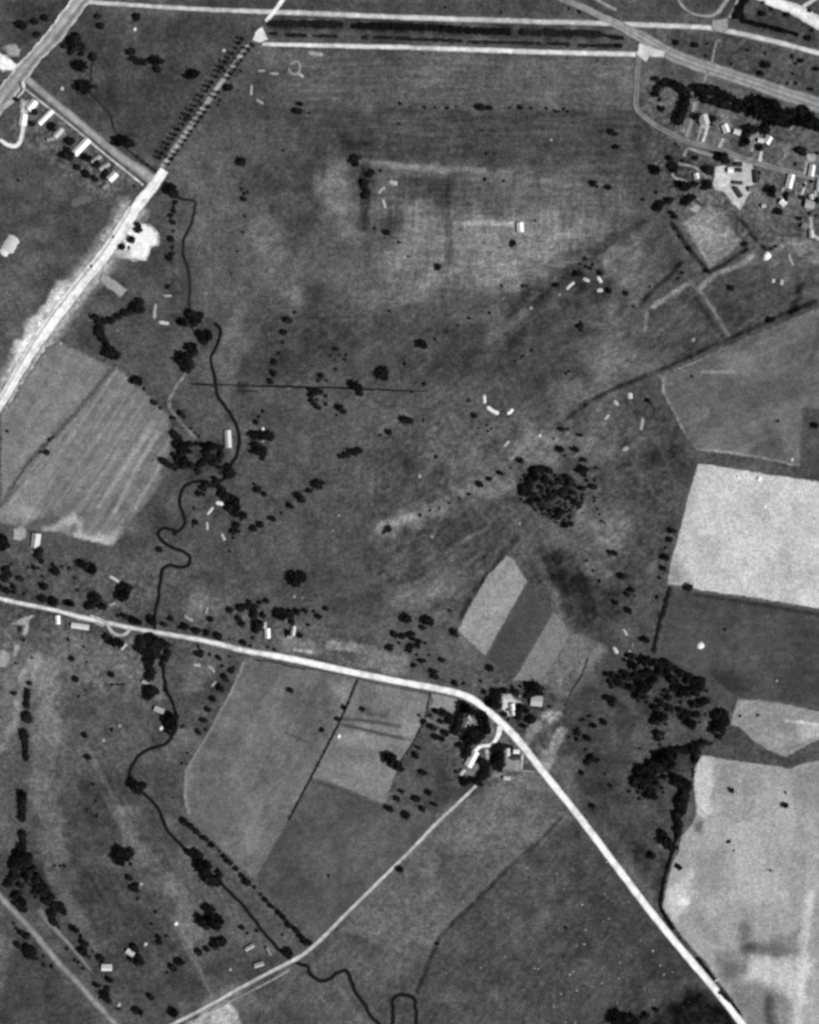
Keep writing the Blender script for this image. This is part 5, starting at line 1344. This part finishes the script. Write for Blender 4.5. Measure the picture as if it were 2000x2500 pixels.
m(P('15 616 28 592 38 578'), 32, 205, 'broad pale spoil bank at the left edge', h=2.0)
m(P('5 622 14 610'), 26, 225, 'bright end heap of the broad left edge bank', h=2.0)
m(P('1762 330 1785 312'), 8, 150, 'dull garden bank above the bright hamlet house')
m(P('1704 1579 1718 1572'), 16, 250, 'white lopsided spoil bank alone on the dark green field', h=2.2)
m(P('1709 1584 1709 1576'), 15, 250, 'white tip of the lopsided spoil bank', h=2.0)
m(P('1744 2396 1756 2388'), 6, 225, 'small white spur on the right of the main road')
m(P('120 492 128 500'), 12, 110, 'dull bank at the edge of the left pasture')
m(P('175 500 195 488 225 484'), 20, 108, 'low dull bank below the garden row', h=.5)
m(P('232 1520 255 1528'), 9, 190, 'pale bank along the village road')
m(P('1230 1090 1243 1076'), 9, 200, 'small pale bank on the flat bright meadow')
m(P('1244 1120 1256 1115'), 7, 190, 'small pale bank above the round copse')
heap(1871, 625, 11.5, 255, 'big round white heap on the old garden ground', .45)
heap(1887, 685, 6, 195, 'small round pale heap left of an upright bank', .4)
heap(546, 123, 4.5, 205, 'small pale heap left of the avenue', .4)
heap(329, 71, 5, 225, 'small white heap in the top pasture', .4)
heap(151, 216, 6, 185, 'small pale heap beside the straight grey road', .4)
heap(641, 1047, 5, 215, 'small white heap above the tree group by the hut', .4)
heap(641, 1075, 5, 150, 'small grey heap among the tree group by the hut', .4)
heap(394, 1778, 6.5, 250, 'bright white heap left of the upright black clump', .4)
heap(252, 1807, 5, 160, 'small dull heap on the lower pasture', .4)
heap(291, 1771, 6, 140, 'dull heap above the small one on the lower pasture', .3)
heap(429, 2255, 5.5, 240, 'bright round heap at the foot of the pale strip', .4)
heap(355, 2305, 5, 190, 'pale heap right of the pale shed', .4)
heap(343, 2158, 5.5, 170, 'dull pale heap beside the ragged bushes', .4)
heap(290, 2453, 5.5, 180, 'pale heap with a dark bush under it at the bottom', .4)
heap(562, 2367, 4, 180, 'tiny pale heap near the farm track', .4)
heap(827, 1797, 6, 240, 'white heap at the hedge between the grey fields', .45)
heap(1853, 1169, 7, 255, 'white heap at the top of the very pale field', .4)
heap(1802, 1165, 4.5, 245, 'tiny white heap left of the white one on the very pale field', .3)
heap(1867, 1237, 4.5, 245, 'tiny white heap in the middle of the very pale field', .3)
heap(1933, 1122, 4.5, 215, 'pale heap at the right end of the grey field', .4)
heap(1896, 1662, 4, 170, 'tiny pale heap on the dark green field', .4)
heap(1269, 1121, 4, 195, 'tiny pale heap above the copse', .4)
heap(1296, 752, 5, 150, 'small dull heap on the dark middle meadow', .3)
heap(1366, 719, 3.5, 170, 'tiny heap below the middle meadow pits', .3)
heap(1345, 341, 4, 170, 'tiny pale heap on the upper meadow', .3)
heap(1318, 1063, 4.5, 215, 'small white heap at the top of the flat bright meadow', .3)
heap(827, 1258, 3.5, 160, 'tiny pale heap on the meadow below the dotted line', .3)
heap(811, 1295, 4, 125, 'tiny dull heap below the tiny pale one', .3)
heap(718, 1456, 4.5, 150, 'dull heap under the lone big clump', .3)
heap(737, 1459, 4, 125, 'second dull heap under the lone big clump', .3)
heap(1692, 829, 5, 150, 'small dull heap inside the old garden square', .3)
heap(1054, 1310, 4, 165, 'tiny pale heap on the dark hollow', .3)
heap(1024, 1162, 5, 160, 'small pale heap on the broken meadow', .3)
heap(1268, 1278, 4, 150, 'tiny pale heap below the round copse', .3)
heap(1914, 297, 7, 170, 'grey heap among the belt trees', .4)
heap(1930, 312, 6, 140, 'dull heap beside the grey heap in the belt', .4)
heap(147, 838, 4.5, 165, 'tiny pale heap under the unfinished road', .3)
heap(286, 806, 4, 125, 'tiny dull heap inside the bent hedge row', .3)

# white specks: stones on the dark lower field, too many to count
V, F, ST = [], [], []
rs = random.Random(19)
def speck(x, y, r, h, tone):
    k = len(V)
    for i in range(5):
        a = 2 * math.pi * i / 5 + rs.random()
        V.append(W(x + r * math.cos(a) * rs.uniform(.6, 1.4), y + r * math.sin(a) * rs.uniform(.6, 1.1), 0.0))
    V.append(W(x, y, h))
    ST.extend([float(albedo(tone))] * 6)
    for i in range(5): F.append((k + (i + 1) % 5, k + i, k + 5))
LOW = P('1180 2180 1370 2010 1420 2010 1640 2290 1780 2480 1450 2500 1040 2500 1075 2290')
cnt = 0
while cnt < 420:
    x, y = rs.uniform(1020, 1800), rs.uniform(2010, 2500)
    if not bool(inside(np.array([x]), np.array([y]), LOW)[0]): continue
    if rs.random() > .12 + .88 * max(0, 1 - math.hypot(x - 1400, y - 2370) / 330): continue
    big = rs.random() ** 5
    speck(x, y, .8 + 2.0 * big, .35, rs.uniform(90, 135) + 60 * big); cnt += 1
for _ in range(260):
    speck(rs.uniform(0, 2000), rs.uniform(120, 2480), rs.uniform(.8, 1.6), .3, rs.uniform(95, 160))
o = mesh_obj('stones', V, np.array(F, dtype=np.int32), M_EARTH, tone=ST)
o['kind'] = 'stuff'; o['label'] = 'pale stones scattered over the dark lower field and meadow'
